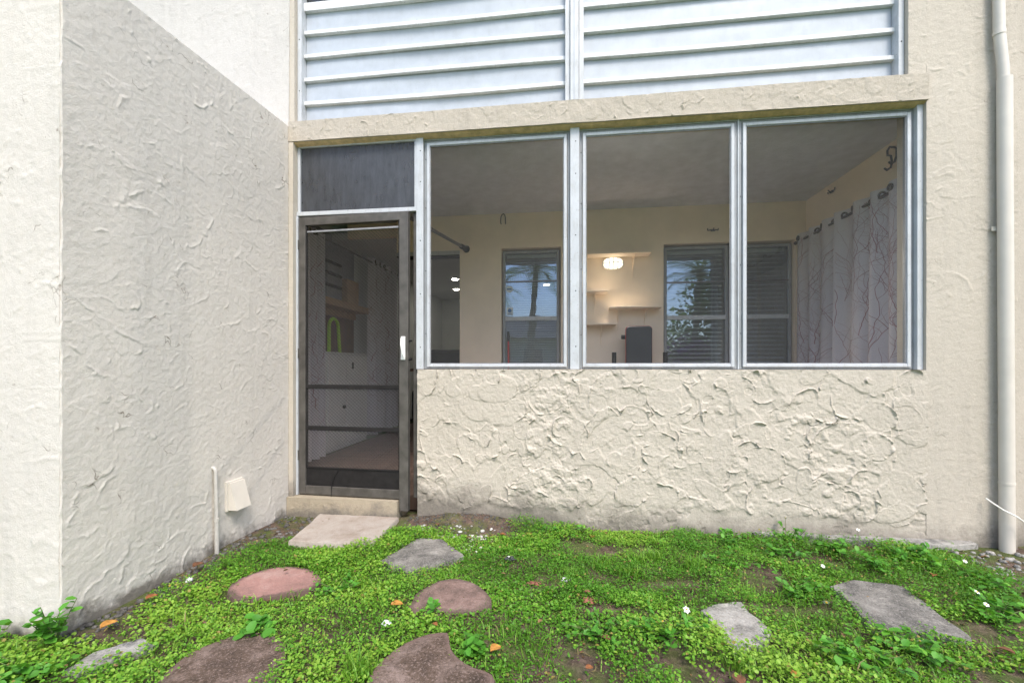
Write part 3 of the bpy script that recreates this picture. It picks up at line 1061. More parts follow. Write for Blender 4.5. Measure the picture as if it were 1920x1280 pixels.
# floor tiles near the door, where their joints show
flo = bpy.data.objects['floor']
tm = bpy.data.meshes.new('tile')
mb = MB().box((-0.147, -0.147, 0), (0.147, 0.147, 0.006))
tm.from_pydata(mb.v, [], mb.f)
tm.materials.append(MATS['porch_tile'])
for i in range(6):
    for j in range(12):
        link('tile', tm, flo, loc=(-0.5 + i * 0.3, 0.36 + j * 0.3, FL + 0.0005))
sm('ceiling', MB().box((-0.66, 0.201, CE), (4.58, 2.009, CE + 0.08)), 'ceiling_paint')
sm('ceiling_inner', MB().box((-2.6, 2.061, 2.62), (6.0, 7.0, 2.70)), 'room_paint')
m = MB()
D0, D1, DT = 0.02, 0.764, 2.392          # doorway
A0, A1, AB, AT = 1.240, 1.905, 0.70, 2.402  # first window
C0, C1, CB, CT = 3.000, 4.318, 0.70, 2.392  # second window
y0, y1 = WB, 2.01
m.box((D1, y0, FL), (A0, y1, CE)).box((A1, y0, FL), (C0, y1, CE)).box((C1, y0, FL), (4.42, y1, CE))
m.box((D0, y0, DT), (D1, y1, CE)).box((A0, y0, AT), (A1, y1, CE)).box((C0, y0, CT), (C1, y1, CE))
m.box((A0, y0, FL), (A1, y1, AB)).box((C0, y0, FL), (C1, y1, CB))
sm('wall_back', m, 'interior_paint')
sm('wall_right', MB().box((4.421, 0.206, FL), (4.57, 2.01, CE - 0.001)), 'interior_paint')
sm('wall_left', MB().box((-0.99, 0.205, FL), (-0.90, 6.9, CE - 0.001)), 'room_paint')
sm('wall_partition', MB().box((-0.9, 0.202, FL), (-0.66, 1.22, CE - 0.001)), 'interior_paint')
sm('roof', MB().box((-2.6, 0.212, 2.875), (6.0, 7.0, 2.955)), 'room_paint')
sm('wall_header', MB().box((-0.66, 2.0095, 2.621), (4.42, 2.06, 2.874)), 'interior_paint')
sm('ceiling_alcove', MB().box((-0.899, 0.202, 2.79), (-0.661, 2.0095, 2.87)), 'ceiling_paint')
sm('wall_inner_front', MB().box((4.571, 2.012, 0.0), (5.3, 2.10, 2.615)), 'room_paint')
sm('wall_far', MB().box((-2.6, 6.9, 0.0), (6.0, 7.0, 2.62)), 'room_paint')
sm('wall_inner_right', MB().box((5.2, 2.02, 0.0), (5.3, 6.89, 2.61)), 'room_paint')
sm('wall_porch_front', MB().box((-0.9, 0.185, 0.0), (-0.057, 0.200, 2.79)), 'interior_paint')

dt = box('sliding_track', (D0 + 0.002, 1.845, DT - 0.045), (D1 - 0.002, 1.99, DT - 0.002), 'white_aluminium', None, 0.002)
tag(dt, 'pale sliding door track at the head of the dark doorway', 'door track')
box('track_groove', (D0 + 0.004, 1.848, DT - 0.058), (D1 - 0.004, 1.985, DT - 0.047), 'dark_bronze', dt)

# ---------------------------------------------------------------- house windows in the back wall
slat_me = {}


def blind(pitch, label, x0, x1, zb, zt, y):
    t = thing('window_blind', label, 'blind', ((x0 + x1) / 2, y, zb), 'horizontal blinds behind the porch windows')
    box('head_rail', (x0, y - 0.018, zt - 0.035), (x1, y + 0.018, zt), 'blind_slat', t, 0.002)
    key = round(x1 - x0, 4)
    if key not in slat_me:
        me = bpy.data.meshes.new('slat')
        m = MB()
        L = (x1 - x0) / 2 - 0.004
        c, s = (0.0105, 0.0045) if pitch < 0.03 else (0.021, 0.0060)
        k_ = 0.0032 if pitch < 0.03 else 0.0062
        m.v = [(-L, -c, -s), (L, -c, -s), (L, c, s), (-L, c, s), (-L, -c, -s + k_), (L, -c, -s + k_), (L, c, s + k_), (-L, c, s + k_)]
        m.f = [(3, 2, 1, 0), (4, 5, 6, 7), (0, 1, 5, 4), (1, 2, 6, 5), (2, 3, 7, 6), (3, 0, 4, 7)]
        me.from_pydata(m.v, [], m.f)
        me.materials.append(MATS['blind_slat'])
        slat_me[key] = me
    z = zt - 0.06
    while z > zb + 0.03:
        link('slat', slat_me[key], t, loc=((x0 + x1) / 2, y, z))
        z -= pitch
    for p in (0.12, 0.5, 0.88):
        xx = x0 + (x1 - x0) * p
        obj('cord', MB().tube([(xx, y - 0.0125, zb + 0.02), (xx, y - 0.0125, zt - 0.03)], 0.0012, 5), 'cord_white', t)
    return t


def hung_window(label, x0, x1, zb, zt, meet, cross):
    t = thing('sash_window', label, 'window', ((x0 + x1) / 2, 1.93, zb), 'sash windows in the porch back wall')
    f = 0.028
    y0, y1 = 1.905, 1.955
    box('frame', (x0, y0, zb), (x0 + f, y1, zt), 'channel_aluminium', t, 0.002)
    box('frame', (x1 - f, y0, zb), (x1, y1, zt), 'channel_aluminium', t, 0.002)
    box('frame', (x0 + f, y0, zt - f), (x1 - f, y1, zt), 'channel_aluminium', t, 0.002)
    box('frame', (x0 + f, y0, zb), (x1 - f, y1, zb + f), 'channel_aluminium', t, 0.002)
    a, b = x0 + f, x1 - f
    box('meeting_rail', (a, y0 - 0.012, meet - 0.022), (b, y1 - 0.015, meet + 0.022), 'white_aluminium', t, 0.002)
    box('muntin', (a, y0 - 0.004, cross - 0.007), (b, y0 + 0.018, cross + 0.007), 'rod_metal', t, 0.001)
    for q, (z0, z1) in enumerate(((zb + f, meet - 0.022), (meet + 0.022, cross - 0.007), (cross + 0.007, zt - f))):
        obj('pane', MB().quad((a, 1.918, z0), (b, 1.918, z0), (b, 1.918, z1), (a, 1.918, z1)), 'window_glass', t)
    return t


hung_window('tall narrow sash window with two decals behind the first screen', A0 + 0.014, A1 - 0.020, AB, AT - 0.022, 1.616, 2.035)
hung_window('sash window half behind the middle screen, reflecting blue sky', C0 + 0.016, 3.672, CB, CT - 0.024, 1.605, 1.985)
hung_window('dark sash window beside the red branch curtain', 3.700, C1 - 0.016, CB, CT - 0.024, 1.605, 1.985)
tag(box('window_mullion', (3.673, 1.900, CB), (3.699, 1.96, CT - 0.002), 'rod_metal', None, 0.002), 'grey mullion joining the two wide sash windows', 'mullion')
blind(0.0265, 'closed white blind behind the narrow sash window', A0 + 0.05, A1 - 0.055, 0.78, AT - 0.055, 1.985)
blind(0.046, 'white blind behind the sky-reflecting sash window', C0 + 0.05, 3.640, 0.78, CT - 0.055, 1.992)
blind(0.046, 'white blind behind the dark sash window by the curtain', 3.732, C1 - 0.05, 0.78, CT - 0.055, 1.992)
# decals
d1 = tag(obj('round_decal', MB().tube([(1.325, 1.9165, 1.952), (1.325, 1.9150, 1.952)], 0.040, 24), 'decal_white'), 'round pale decal on the narrow sash window pane', 'decal')
box('emblem_bar', (1.298, 1.9135, 1.945), (1.352, 1.9148, 1.960), 'decal_blue', d1)
d2 = tag(box('square_decal', (1.292, 1.9150, 1.660), (1.365, 1.9165, 1.748), 'decal_white'), 'square decal with blue disc on the narrow sash window', 'decal')
obj('emblem_disc', MB().tube([(1.329, 1.9149, 1.710), (1.329, 1.9135, 1.710)], 0.022, 20), 'decal_blue', d2)
box('emblem_bar', (1.306, 1.9135, 1.672), (1.352, 1.9148, 1.680), 'decal_blue', d2)

# ---------------------------------------------------------------- shelves
def shelf(label, x0, x1, z, brs, dep=0.18):
    t = thing('wall_shelf', label, 'shelf', ((x0 + x1) / 2, WB - dep / 2, z), 'white shelves on the porch back wall')
    box('board', (x0, WB - dep, z), (x1, WB - 0.001, z + 0.018), 'interior_paint', t, 0.002)
    for bx_ in brs:
        m = MB()
        m.tube([(bx_, WB - 0.006, z - 0.22), (bx_, WB - 0.006, z - 0.004)], 0.0055, 6)
        m.tube([(bx_, WB - dep * 0.8, z - 0.006), (bx_, WB - 0.01, z - 0.006)], 0.0055, 6)
        m.tube([(bx_, WB - dep * 0.62, z - 0.008), (bx_, WB - 0.05, z - 0.05), (bx_, WB - 0.008, z - 0.12)], 0.0045, 6)
        obj('bracket', m, 'interior_paint', t, True)


shelf('long top shelf above the lit oval lamp', 2.10, 2.84, 2.262, (2.18, 2.68))
shelf('short shelf second from the top beside the window post', 2.03, 2.40, 1.865, (2.27,))
shelf('shelf under the lamp ending at the sash window', 2.42, 2.95, 1.692, (2.52, 2.80))
shelf('lowest shelf just above the exercise bench', 2.03, 2.49, 1.520, (2.34,))

# ---------------------------------------------------------------- oval bulkhead lamp
bl = thing('bulkhead_lamp', 'lit oval bulkhead wall lamp with white cage below the top shelf', 'lamp', (2.466, WB, 2.128))


def oval(cx, cz, a, b, n=32, p=2.6):
    r_ = []
    for i in range(n):
        t = 2 * PI * i / n
        c, s = math.cos(t), math.sin(t)
        r_.append((cx + a * math.copysign(abs(c) ** (2 / p), c), cz + b * math.copysign(abs(s) ** (2 / p), s)))
    return r_


m = MB()
for y, k in ((WB - 0.001, 1.0), (WB - 0.028, 1.0), (WB - 0.034, 0.95)):
    m.v += [(x, y, z) for x, z in oval(2.466, 2.192, 0.112 * k, 0.064 * k)]
for i in range(2):
    for j in range(32):
        m.f.append((i * 32 + j, i * 32 + (j + 1) % 32, (i + 1) * 32 + (j + 1) % 32, (i + 1) * 32 + j))
m.f.append(tuple(64 + j for j in range(32)))
obj('base', m, 'white_plastic', bl, True)
m = MB()
ks = [(0.034, 0.90), (0.055, 0.86), (0.070, 0.70), (0.078, 0.42), (0.080, 0.12)]
for y, k in ks:
    m.v += [(x, WB - y, z) for x, z in oval(2.466, 2.192, 0.112 * k, 0.064 * k)]
for i in range(len(ks) - 1):
    for j in range(32):
        m.f.append((i * 32 + j, i * 32 + (j + 1) % 32, (i + 1) * 32 + (j + 1) % 32, (i + 1) * 32 + j))
m.f.append(tuple((len(ks) - 1) * 32 + j for j in range(32)))
obj('glass_dome', m, 'lamp_glow', bl, True)
for q in (-0.045, 0.0, 0.045):
    obj('cage_bar', MB().tube([(2.466 + q, WB - 0.03, 2.252), (2.466 + q, WB - 0.078, 2.235), (2.466 + q, WB - 0.089, 2.192), (2.466 + q, WB - 0.078, 2.149), (2.466 + q, WB - 0.03, 2.132)], 0.004, 6), 'channel_aluminium', bl, True)
obj('cage_bar', MB().tube([(2.360, WB - 0.03, 2.192), (2.375, WB - 0.07, 2.192), (2.466, WB - 0.0925, 2.192), (2.557, WB - 0.07, 2.192), (2.572, WB - 0.03, 2.192)], 0.004, 6), 'channel_aluminium', bl, True)
pl = bpy.data.lights.new('bulkhead_light', 'SPOT')
pl.energy = 64.0
pl.color = (1, 0.92, 0.80)
pl.shadow_soft_size = 0.05
pl.spot_size = R(140)
pl.spot_blend = 0.9
po = bpy.data.objects.new('bulkhead_light', pl)
po.location = (2.466, WB - 0.11, 2.19)
po.rotation_euler = (R(52), 0, R(180))
COL.objects.link(po)

# ---------------------------------------------------------------- hooks
hk = 'black metal hooks on the porch walls'
tag(obj('wall_hook', MB().tube([(1.243, WB - 0.03, 2.665), (1.238, WB - 0.025, 2.69), (1.240, WB - 0.02, 2.745), (1.252, WB - 0.02, 2.772), (1.268, WB - 0.02, 2.780), (1.283, WB - 0.02, 2.768), (1.288, WB - 0.01, 2.74), (1.290, WB - 0.008, 2.67)], 0.0055, 7), 'black_metal', None, True), 'inverted U black hook above the narrow sash window', 'hook', hk)


def coat_hook(label, c, ax, rot):
    m = MB()
    a = Vector(ax)
    n = Vector(rot)
    c = Vector(c)
    m.tube([c - a * 0.055 + Vector((0, 0, 0.022)), c - a * 0.05, c - a * 0.03 + n * 0.012, c + a * 0.03 + n * 0.012, c + a * 0.05, c + a * 0.055 + Vector((0, 0, 0.018))], 0.005, 7)
    m.tube([c + n * 0.012, c + n * 0.03 + Vector((0, 0, 0.016))], 0.005, 7)
    m.tube([c - a * 0.02 - n * 0.004, c + a * 0.02 - n * 0.004], 0.009, 7)
    tag(obj('wall_hook', m, 'black_metal', None, True), label, 'hook', hk)


coat_hook('small black prong hook on the wall above the sky-reflecting window', (3.50, WB - 0.012, 2.515), (1, 0, 0), (0, -1, 0))
coat_hook('small black prong hook under the ceiling over the curtain rod', (4.405, 1.40, 2.70), (0, 1, 0), (-1, 0, 0))
m = MB()
sx = 4.385
m.tube([(sx, 0.690, 2.60), (sx, 0.665, 2.575), (sx, 0.630, 2.578), (sx, 0.615, 2.605), (sx, 0.625, 2.665), (sx, 0.660, 2.685), (sx, 0.662, 2.72), (sx, 0.638, 2.738), (sx, 0.615, 2.725), (sx, 0.590, 2.712), (sx, 0.568, 2.695), (sx, 0.568, 2.64), (sx, 0.590, 2.605), (sx, 0.620, 2.60), (sx, 0.645, 2.628)], 0.0075, 8)
tag(obj('wall_hook', m, 'black_metal', None, True), 'large curled black plant hook high on the right porch wall', 'hook', hk)

# ---------------------------------------------------------------- pull-up style bar above the doorway
pb = thing('closet_bar', 'grey horizontal bar ending in a black cup above the dark doorway', 'bar', (0.5, 1.4, 2.4))
obj('tube', MB().tube([(0.60, 0.62, 2.375), (0.83, 1.79, 2.405)], 0.017, 12), 'rod_metal', pb, True)
obj('end_cup', MB().tube([(0.815, 1.72, 2.403), (0.838, 1.83, 2.406), (0.842, 1.858, 2.406)], [0.026, 0.030, 0.042], 14), 'black_metal', pb, True)
box('wall_plate', (0.835, WB - 0.008, 2.44), (0.862, WB - 0.0005, 2.53), 'interior_paint', pb)

# ---------------------------------------------------------------- exercise bench
eb = thing('exercise_bench', 'upright black exercise bench pad with red piping below the shelves', 'exercise bench', (2.72, 1.55, FL))


def rpad(x0, x1, z0, z1, y0, y1, r_, n=6):
    pts = []
    for cx_, cz_, a0 in ((x1 - r_, z1 - r_, 0), (x0 + r_, z1 - r_, 90), (x0 + r_, z0 + r_, 180), (x1 - r_, z0 + r_, 270)):
        for i in range(n + 1):
            a = R(a0 + 90 * i / n)
            pts.append((cx_ + r_ * math.cos(a), cz_ + r_ * math.sin(a)))
    m = MB()
    N = len(pts)
    for y in (y0, y1):
        m.v += [(x, y, z) for x, z in pts]
    for i in range(N):
        j = (i + 1) % N
        m.f.append((i, j, N + j, N + i))
    m.f.append(tuple(range(N))[::-1])
    m.f.append(tuple(range(N, 2 * N)))
    return m


obj('backrest', rpad(2.575, 2.832, 0.72, 1.492, 1.60, 1.66, 0.035), 'black_leather', eb, True, bevel=0.008)
obj('piping', rpad(2.570, 2.837, 0.715, 1.497, 1.625, 1.642, 0.038), 'red_paint', eb, True)
obj('seat', MB().box((2.59, 1.15, 0.52), (2.82, 1.58, 0.58)), 'black_leather', eb, bevel=0.01)
obj('frame', MB().tube([(2.705, 0.95, 0.13), (2.705, 1.8, 0.13)], 0.025, 10).tube([(2.705, 1.2, 0.13), (2.705, 1.3, 0.53)], 0.025, 10).tube([(2.705, 1.70, 0.13), (2.705, 1.69, 1.2)], 0.025, 10), 'black_metal', eb, True)
obj('adjuster_knob', MB().tube([(2.535, 1.66, 1.385), (2.60, 1.67, 1.385)], 0.022, 12), 'black_metal', eb, True)
for xx in (2.452, 2.960):
    obj('handle', MB().tube([(xx, 1.60, 1.04), (xx, 1.60, 1.225)], 0.023, 12), 'black_metal', eb, True)
obj('handle_bar', MB().tube([(2.452, 1.62, 1.05), (2.705, 1.70, 0.95), (2.960, 1.62, 1.05)], 0.014, 10), 'black_metal', eb, True)
for xx in (2.45, 2.96):
    obj('foot', MB().tube([(xx, 1.8, 0.13), (2.705, 1.8, 0.13)], 0.022, 10), 'black_metal', eb, True)

# broom
br = thing('broom', 'red handled broom leaning by the narrow sash window', 'broom', (1.34, 1.80, FL))
obj('handle', MB().tube([(1.345, 1.74, 0.30), (1.318, 1.88, 1.36)], 0.011, 10), 'red_paint', br, True)
obj('grip', MB().tube([(1.318, 1.88, 1.36), (1.315, 1.893, 1.47)], 0.0125, 10), 'black_metal', br, True)
m = MB()
m.v = [(1.24, 1.70, 0.105), (1.46, 1.70, 0.105), (1.46, 1.76, 0.105), (1.24, 1.76, 0.105), (1.31, 1.72, 0.31), (1.38, 1.72, 0.31), (1.38, 1.75, 0.31), (1.31, 1.75, 0.31)]
m.f = [(0, 1, 5, 4), (1, 2, 6, 5), (2, 3, 7, 6), (3, 0, 4, 7), (4, 5, 6, 7), (3, 2, 1, 0)]
obj('bristles', m, 'card', br)

# ---------------------------------------------------------------- curtains
def curtain(label, p0, p1, zt, zb, folds, amp, seed, side, ngrom=0, nb=10, phase=0.0):
    """hanging cloth along p0-p1; side = unit normal the print faces"""
    p0, p1, side = Vector((*p0, 0)), Vector((*p1, 0)), Vector((*side, 0))
    L = (p1 - p0).length
    t = thing('curtain', label, 'curtain', ((p0.x + p1.x) / 2, (p0.y + p1.y) / 2, zb), 'white curtains with branch print')
    g = random.Random(seed)

    def pos(s, z, off=0.0):
        k = (zt - z) / (zt - zb)
        a = amp * (0.75 + 0.5 * k)
        ph = 2 * PI * folds * (s + 0.03 * math.sin(s * 9 + seed)) + phase + 0.3 * k * math.sin(seed + s * 5)
        wv = a * math.sin(ph) + 0.25 * a * math.sin(2.7 * ph + seed) * k
        q = p0 + (p1 - p0) * s + side * (wv + off)
        return (q.x, q.y, z)

    nS, nZ = max(24, int(folds * 18)), 26
    V = [pos(i / nS, zt + (zb - zt) * j / nZ) for j in range(nZ + 1) for i in range(nS + 1)]
    Qd = [(j * (nS + 1) + i, (j + 1) * (nS + 1) + i, (j + 1) * (nS + 1) + i + 1, j * (nS + 1) + i + 1) for j in range(nZ) for i in range(nS)]
    V = np.array(V)
    link('cloth', mesh_np('cloth', V, quads=np.array(Qd), mat='curtain_linen'), t, (V[:, 0].mean(), V[:, 1].mean(), zb))
    # printed branches, laid on the cloth
    m = MB()

    def branch(s, z, ang, ln, wd, depth):
        prev = None
        n = int(ln / 0.02)
        for i in range(n):
            w_ = wd * (1 - 0.6 * i / n)
            nx, nz = math.cos(ang), math.sin(ang)
            a = pos(min(1, max(0, s - nz * w_ / L)), z + nx * w_, 0.002)
            b = pos(min(1, max(0, s + nz * w_ / L)), z - nx * w_, 0.002)
            k = len(m.v)
            m.v += [a, b]
            if prev is not None:
                m.f.append((prev, prev + 1, k + 1, k))
            prev = k
            s += nx * 0.02 / L
            z += nz * 0.02
            if not (0.01 < s < 0.99 and zb + 0.03 < z < zt - 0.03):
                return
            ang += g.uniform(-0.28, 0.28) + (PI / 2 - ang) * 0.06
            if depth < 2 and g.random() < 0.13:
                branch(s, z, ang + g.choice((-1, 1)) * g.uniform(0.5, 0.95), ln * g.uniform(0.25, 0.5), w_ * 0.75, depth + 1)

    for i in range(nb * 2):
        branch((i % nb + 0.5 + g.uniform(-0.4, 0.4)) / nb, (zb + 0.06 + g.random() * 0.8) if i < nb else (zb + 0.9 + g.random() * 0.9), PI / 2 + g.uniform(-0.35, 0.35), g.uniform(0.7, 1.3), 0.0021, 0)
    o = obj('branch_print', m, 'branch_red', t)
    for i in range(ngrom):
        s = (i + 0.5) / ngrom
        c = Vector(pos(s, zt - 0.045))
        e = (p1 - p0).normalized()
        m = MB()
        u = (Vector(pos(min(1, s + 0.012), zt - 0.045)) - Vector(pos(max(0, s - 0.012), zt - 0.045))).normalized()
        ring = [tuple(c + side * 0.004 + u * 0.019 * math.cos(a) + Vector((0, 0, 1)) * 0.019 * math.sin(a)) for a in [2 * PI * k / 18 for k in range(19)]]
        m.tube(ring, 0.0085, 8, cap=False)
        obj('grommet', m, 'grommet_metal', t, True)
    return t


# right wall: two panels on a rod
curtain('branch print curtain panel beside the dark sash window', (4.315, 1.80), (4.315, 1.16), 2.415, 0.18, 3, 0.040, 3, (-1, 0), 5, 12)
curtain('branch print curtain panel nearest the right window jamb', (4.305, 1.13), (4.305, 0.24), 2.415, 0.18, 4, 0.042, 8, (-1, 0), 6, 15, 1.0)
rd = tag(obj('curtain_rod', MB().tube([(4.315, 1.845, 2.352), (4.305, 0.22, 2.352)], 0.011, 10), 'grommet_metal', None, True), 'dark curtain rod along the right porch wall', 'curtain rod')
obj('finial', MB().sphere((4.315, 1.850, 2.352), 0.018), 'grommet_metal', rd, True)
# left alcove: curtains either side of the laundry closet
curtain('left laundry curtain seen through the screen door grille', (-0.63, 1.08), (-0.63, 1.43), 2.50, 0.13, 3, 0.055, 12, (1, 0), 4, 6)
curtain('far laundry curtain seen through the screen door grille', (-0.66, 2.62), (-0.66, 3.50), 2.55, 0.16, 5, 0.055, 17, (1, 0), 6, 8)
tag(obj('curtain_rod', MB().tube([(-0.63, 0.95, 2.455), (-0.66, 3.60, 2.505)], 0.012, 10), 'rod_metal', None, True), 'grey rod carrying the laundry curtains behind the screen door', 'curtain rod')

# ---------------------------------------------------------------- laundry alcove
lc = thing('laundry_cabinet', 'white cabinet with black knob behind the screen door', 'cabinet', (-0.78, 2.0, FL))
box('body', (-0.895, 1.26, FL), (-0.70, 2.60, 1.22), 'white_paint', lc, 0.004)
box('worktop', (-0.897, 1.25, 1.222), (-0.675, 2.605, 1.245), 'white_paint', lc, 0.004)
box('door', (-0.699, 1.62, 0.16), (-0.682, 2.02, 1.20), 'white_paint', lc, 0.003)
box('door', (-0.699, 2.04, 0.16), (-0.682, 2.58, 1.20), 'white_paint', lc, 0.003)
obj('knob', MB().sphere((-0.662, 1.94, 0.60), 0.022), 'black_metal', lc, True)
box('keyhole_plate', (-0.681, 2.04 + 0.12, 1.05), (-0.676, 2.20, 1.13), 'black_metal', lc)
ls = thing('laundry_shelf', 'brown wooden shelf above the white cabinet behind the door', 'shelf', (-0.78, 2.0, 1.78))
box('board', (-0.898, 1.24, 1.78), (-0.68, 2.62, 1.86), 'card', ls, 0.003)
box('cleat', (-0.898, 1.24, 1.70), (-0.86, 2.62, 1.778), 'card', ls, 0.003)
for i, (y, z, h, l, mt, lab) in enumerate(((1.45, 1.861, 0.16, 0.30, 'blue_cloth', 'folded blue cloth on the laundry shelf'), (1.80, 1.861, 0.13, 0.34, 'grey_cloth', 'folded grey towel low in the laundry shelf pile'), (1.80, 1.993, 0.035, 0.36, 'dark_cloth', 'dark folded strip lowest in the laundry pile'),
                                             (1.81, 2.030, 0.10, 0.33, 'grey_cloth', 'second grey towel in the laundry shelf pile'), (1.80, 2.132, 0.035, 0.36, 'dark_cloth', 'dark folded strip in the middle of the pile'), (1.82, 2.169, 0.09, 0.33, 'grey_cloth', 'third grey towel in the laundry shelf pile'),
                                             (1.80, 2.261, 0.035, 0.35, 'dark_cloth', 'dark folded strip topmost in the laundry pile'), (2.25, 1.861, 0.30, 0.30, 'card', 'brown cardboard box on the laundry shelf'))):
    nm = 'storage_box' if mt == 'card' else 'folded_towel'
    tag(box(nm, (-0.885, y - l / 2, z), (-0.705, y + l / 2, z + h), mt, None, 0.014), lab, 'box' if mt == 'card' else 'towel')
m = MB().tube([(-0.70, 1.66, 1.246)] + [(-0.70, 1.765 - 0.10 * math.cos(a), 1.53 + 0.10 * math.sin(a)) for a in [PI * k / 12 for k in range(13)]] + [(-0.70, 1.90, 1.246)], 0.019, 10)
hs = tag(obj('green_hose', m, 'lime_plastic', None, True), 'lime green ribbed hose arched above the white cabinet', 'hose')
for k in range(16):
    z = 1.26 + k * 0.018
    obj('rib', MB().tube([(-0.70, 1.6625, z), (-0.70, 1.6625, z + 0.007)], 0.0215, 10), 'lime_plastic', hs, True)
box('shade_board', (-0.898, 1.26, 1.25), (-0.88, 2.60, 1.695), 'table_wood', lc)  # added dark sheet; the closet's shade is put into its colour
box('shade_board', (-0.898, 1.24, 1.865), (-0.888, 2.62, 2.70), 'grey_cloth', ls)  # second added sheet, shade painted over the light wall behind the towels

# ---------------------------------------------------------------- living room beyond the doorway
sf = thing('sofa', 'dark sofa seen low in the doorway beyond the porch', 'sofa', (-0.5, 5.4, 0.1))
box('seat', (-2.3, 4.9, 0.12), (0.7, 5.9, 0.62), 'sofa_cloth', sf, 0.06)
box('backrest', (-2.3, 5.9, 0.12), (0.7, 6.15, 1.42), 'sofa_cloth', sf, 0.06)
box('armrest', (0.71, 4.9, 0.12), (0.95, 6.15, 0.85), 'sofa_cloth', sf, 0.05)
tb = thing('side_table', 'brown low table in front of the dark sofa', 'table', (-0.3, 3.9, 0.1))
box('top', (-0.5, 3.4, 1.00), (0.8, 3.9, 1.04), 'table_wood', tb, 0.004)
for px_ in (-0.45, 0.75):
    for py_ in (3.45, 3.85):
        box('leg', (px_ - 0.03, py_ - 0.03, FL), (px_ + 0.03, py_ + 0.03, 0.999), 'table_wood', tb, 0.003)
for i, (x, y) in enumerate(((0.02, 4.55), (-0.22, 5.55), (0.9, 4.3), (1.6, 5.3), (3.4, 4.6))):
    t = thing('downlight', ['recessed ceiling light nearest in the dark doorway', 'recessed ceiling light farther back in the dark doorway', 'recessed ceiling light behind the narrow sash window', 'recessed ceiling light deeper behind the narrow sash window', 'recessed ceiling light behind the wide sash windows'][i], 'ceiling light', (x, y, 2.6), 'recessed ceiling lights of the inner room')
    obj('trim', MB().tube([(x, y, 2.6195), (x, y, 2.612)], 0.075, 20), 'white_plastic', t)
    obj('lens', MB().tube([(x, y, 2.6115), (x, y, 2.608)], 0.055, 20), 'downlight_glow', t)

# ================================================================== DOWNSPOUT, CORD
dsp = thing('downspout', 'cream painted downspout on the right pier', 'downspout', (4.57, -0.06, 0))
obj('lower_pipe', MB().tube([(4.552, -0.040, 2.80), (4.556, -0.042, 1.5), (4.562, -0.044, -0.04)], 0.0345, 20), 'cream_pipe', dsp, True)
obj('upper_pipe', MB().tube([(4.520, -0.034, 5.9), (4.524, -0.034, 3.45), (4.528, -0.035, 3.08), (4.546, -0.038, 2.86), (4.550, -0.039, 2.70)], 0.027, 20), 'cream_pipe', dsp, True)
obj('collar', MB().tube([(4.5275, -0.035, 3.06), (4.528, -0.035, 3.085)], 0.0295, 20), 'cream_pipe', dsp, True)
obj('joint_ring', MB().tube([(4.560, -0.0435, 0.385), (4.560, -0.0435, 0.398)], 0.0362, 20), 'cream_pipe', dsp, True)
for zz in (1.9, 4.2):
    m = MB().box((4.505, -0.016, zz), (4.605, -0.011, zz + 0.025))
    obj('strap', m, 'cream_pipe', dsp)
m = MB().tube([(4.47, -0.02, 0.29), (4.50, -0.09, 0.245), (4.545, -0.125, 0.215), (4.60, -0.13, 0.17), (4.68, -0.10, 0.12), (4.9, -0.02, 0.02)], 0.0045, 6)
tag(obj('white_string', m, 'cord_white', None, True), 'thin white cord crossing the foot of the downspout', 'cord')

# ================================================================== PAVERS
def smooth_poly(p, it=2):
    for _ in range(it):
        q = []
        for i in range(len(p)):
            a, b = p[i], p[(i + 1) % len(p)]
            q += [(a[0] * 0.75 + b[0] * 0.25, a[1] * 0.75 + b[1] * 0.25), (a[0] * 0.25 + b[0] * 0.75, a[1] * 0.25 + b[1] * 0.75)]
        p = q
    return p


def rough_poly(p, amp, step, seed):
    out = []
    for i in range(len(p)):
        a, b = p[i], p[(i + 1) % len(p)]
        L = math.hypot(b[0] - a[0], b[1] - a[1])
        n = max(1, int(L / step))
        for k in range(n):
            t = k / n
            x, y = a[0] + (b[0] - a[0]) * t, a[1] + (b[1] - a[1]) * t
            d = (float(fbm(x * 22, y * 22, seed, 4)) - 0.5) * amp * 2
            nx, ny = (b[1] - a[1]) / max(L, 1e-6), -(b[0] - a[0]) / max(L, 1e-6)
            out.append((x + nx * d, y + ny * d))
    return out


STONES = []


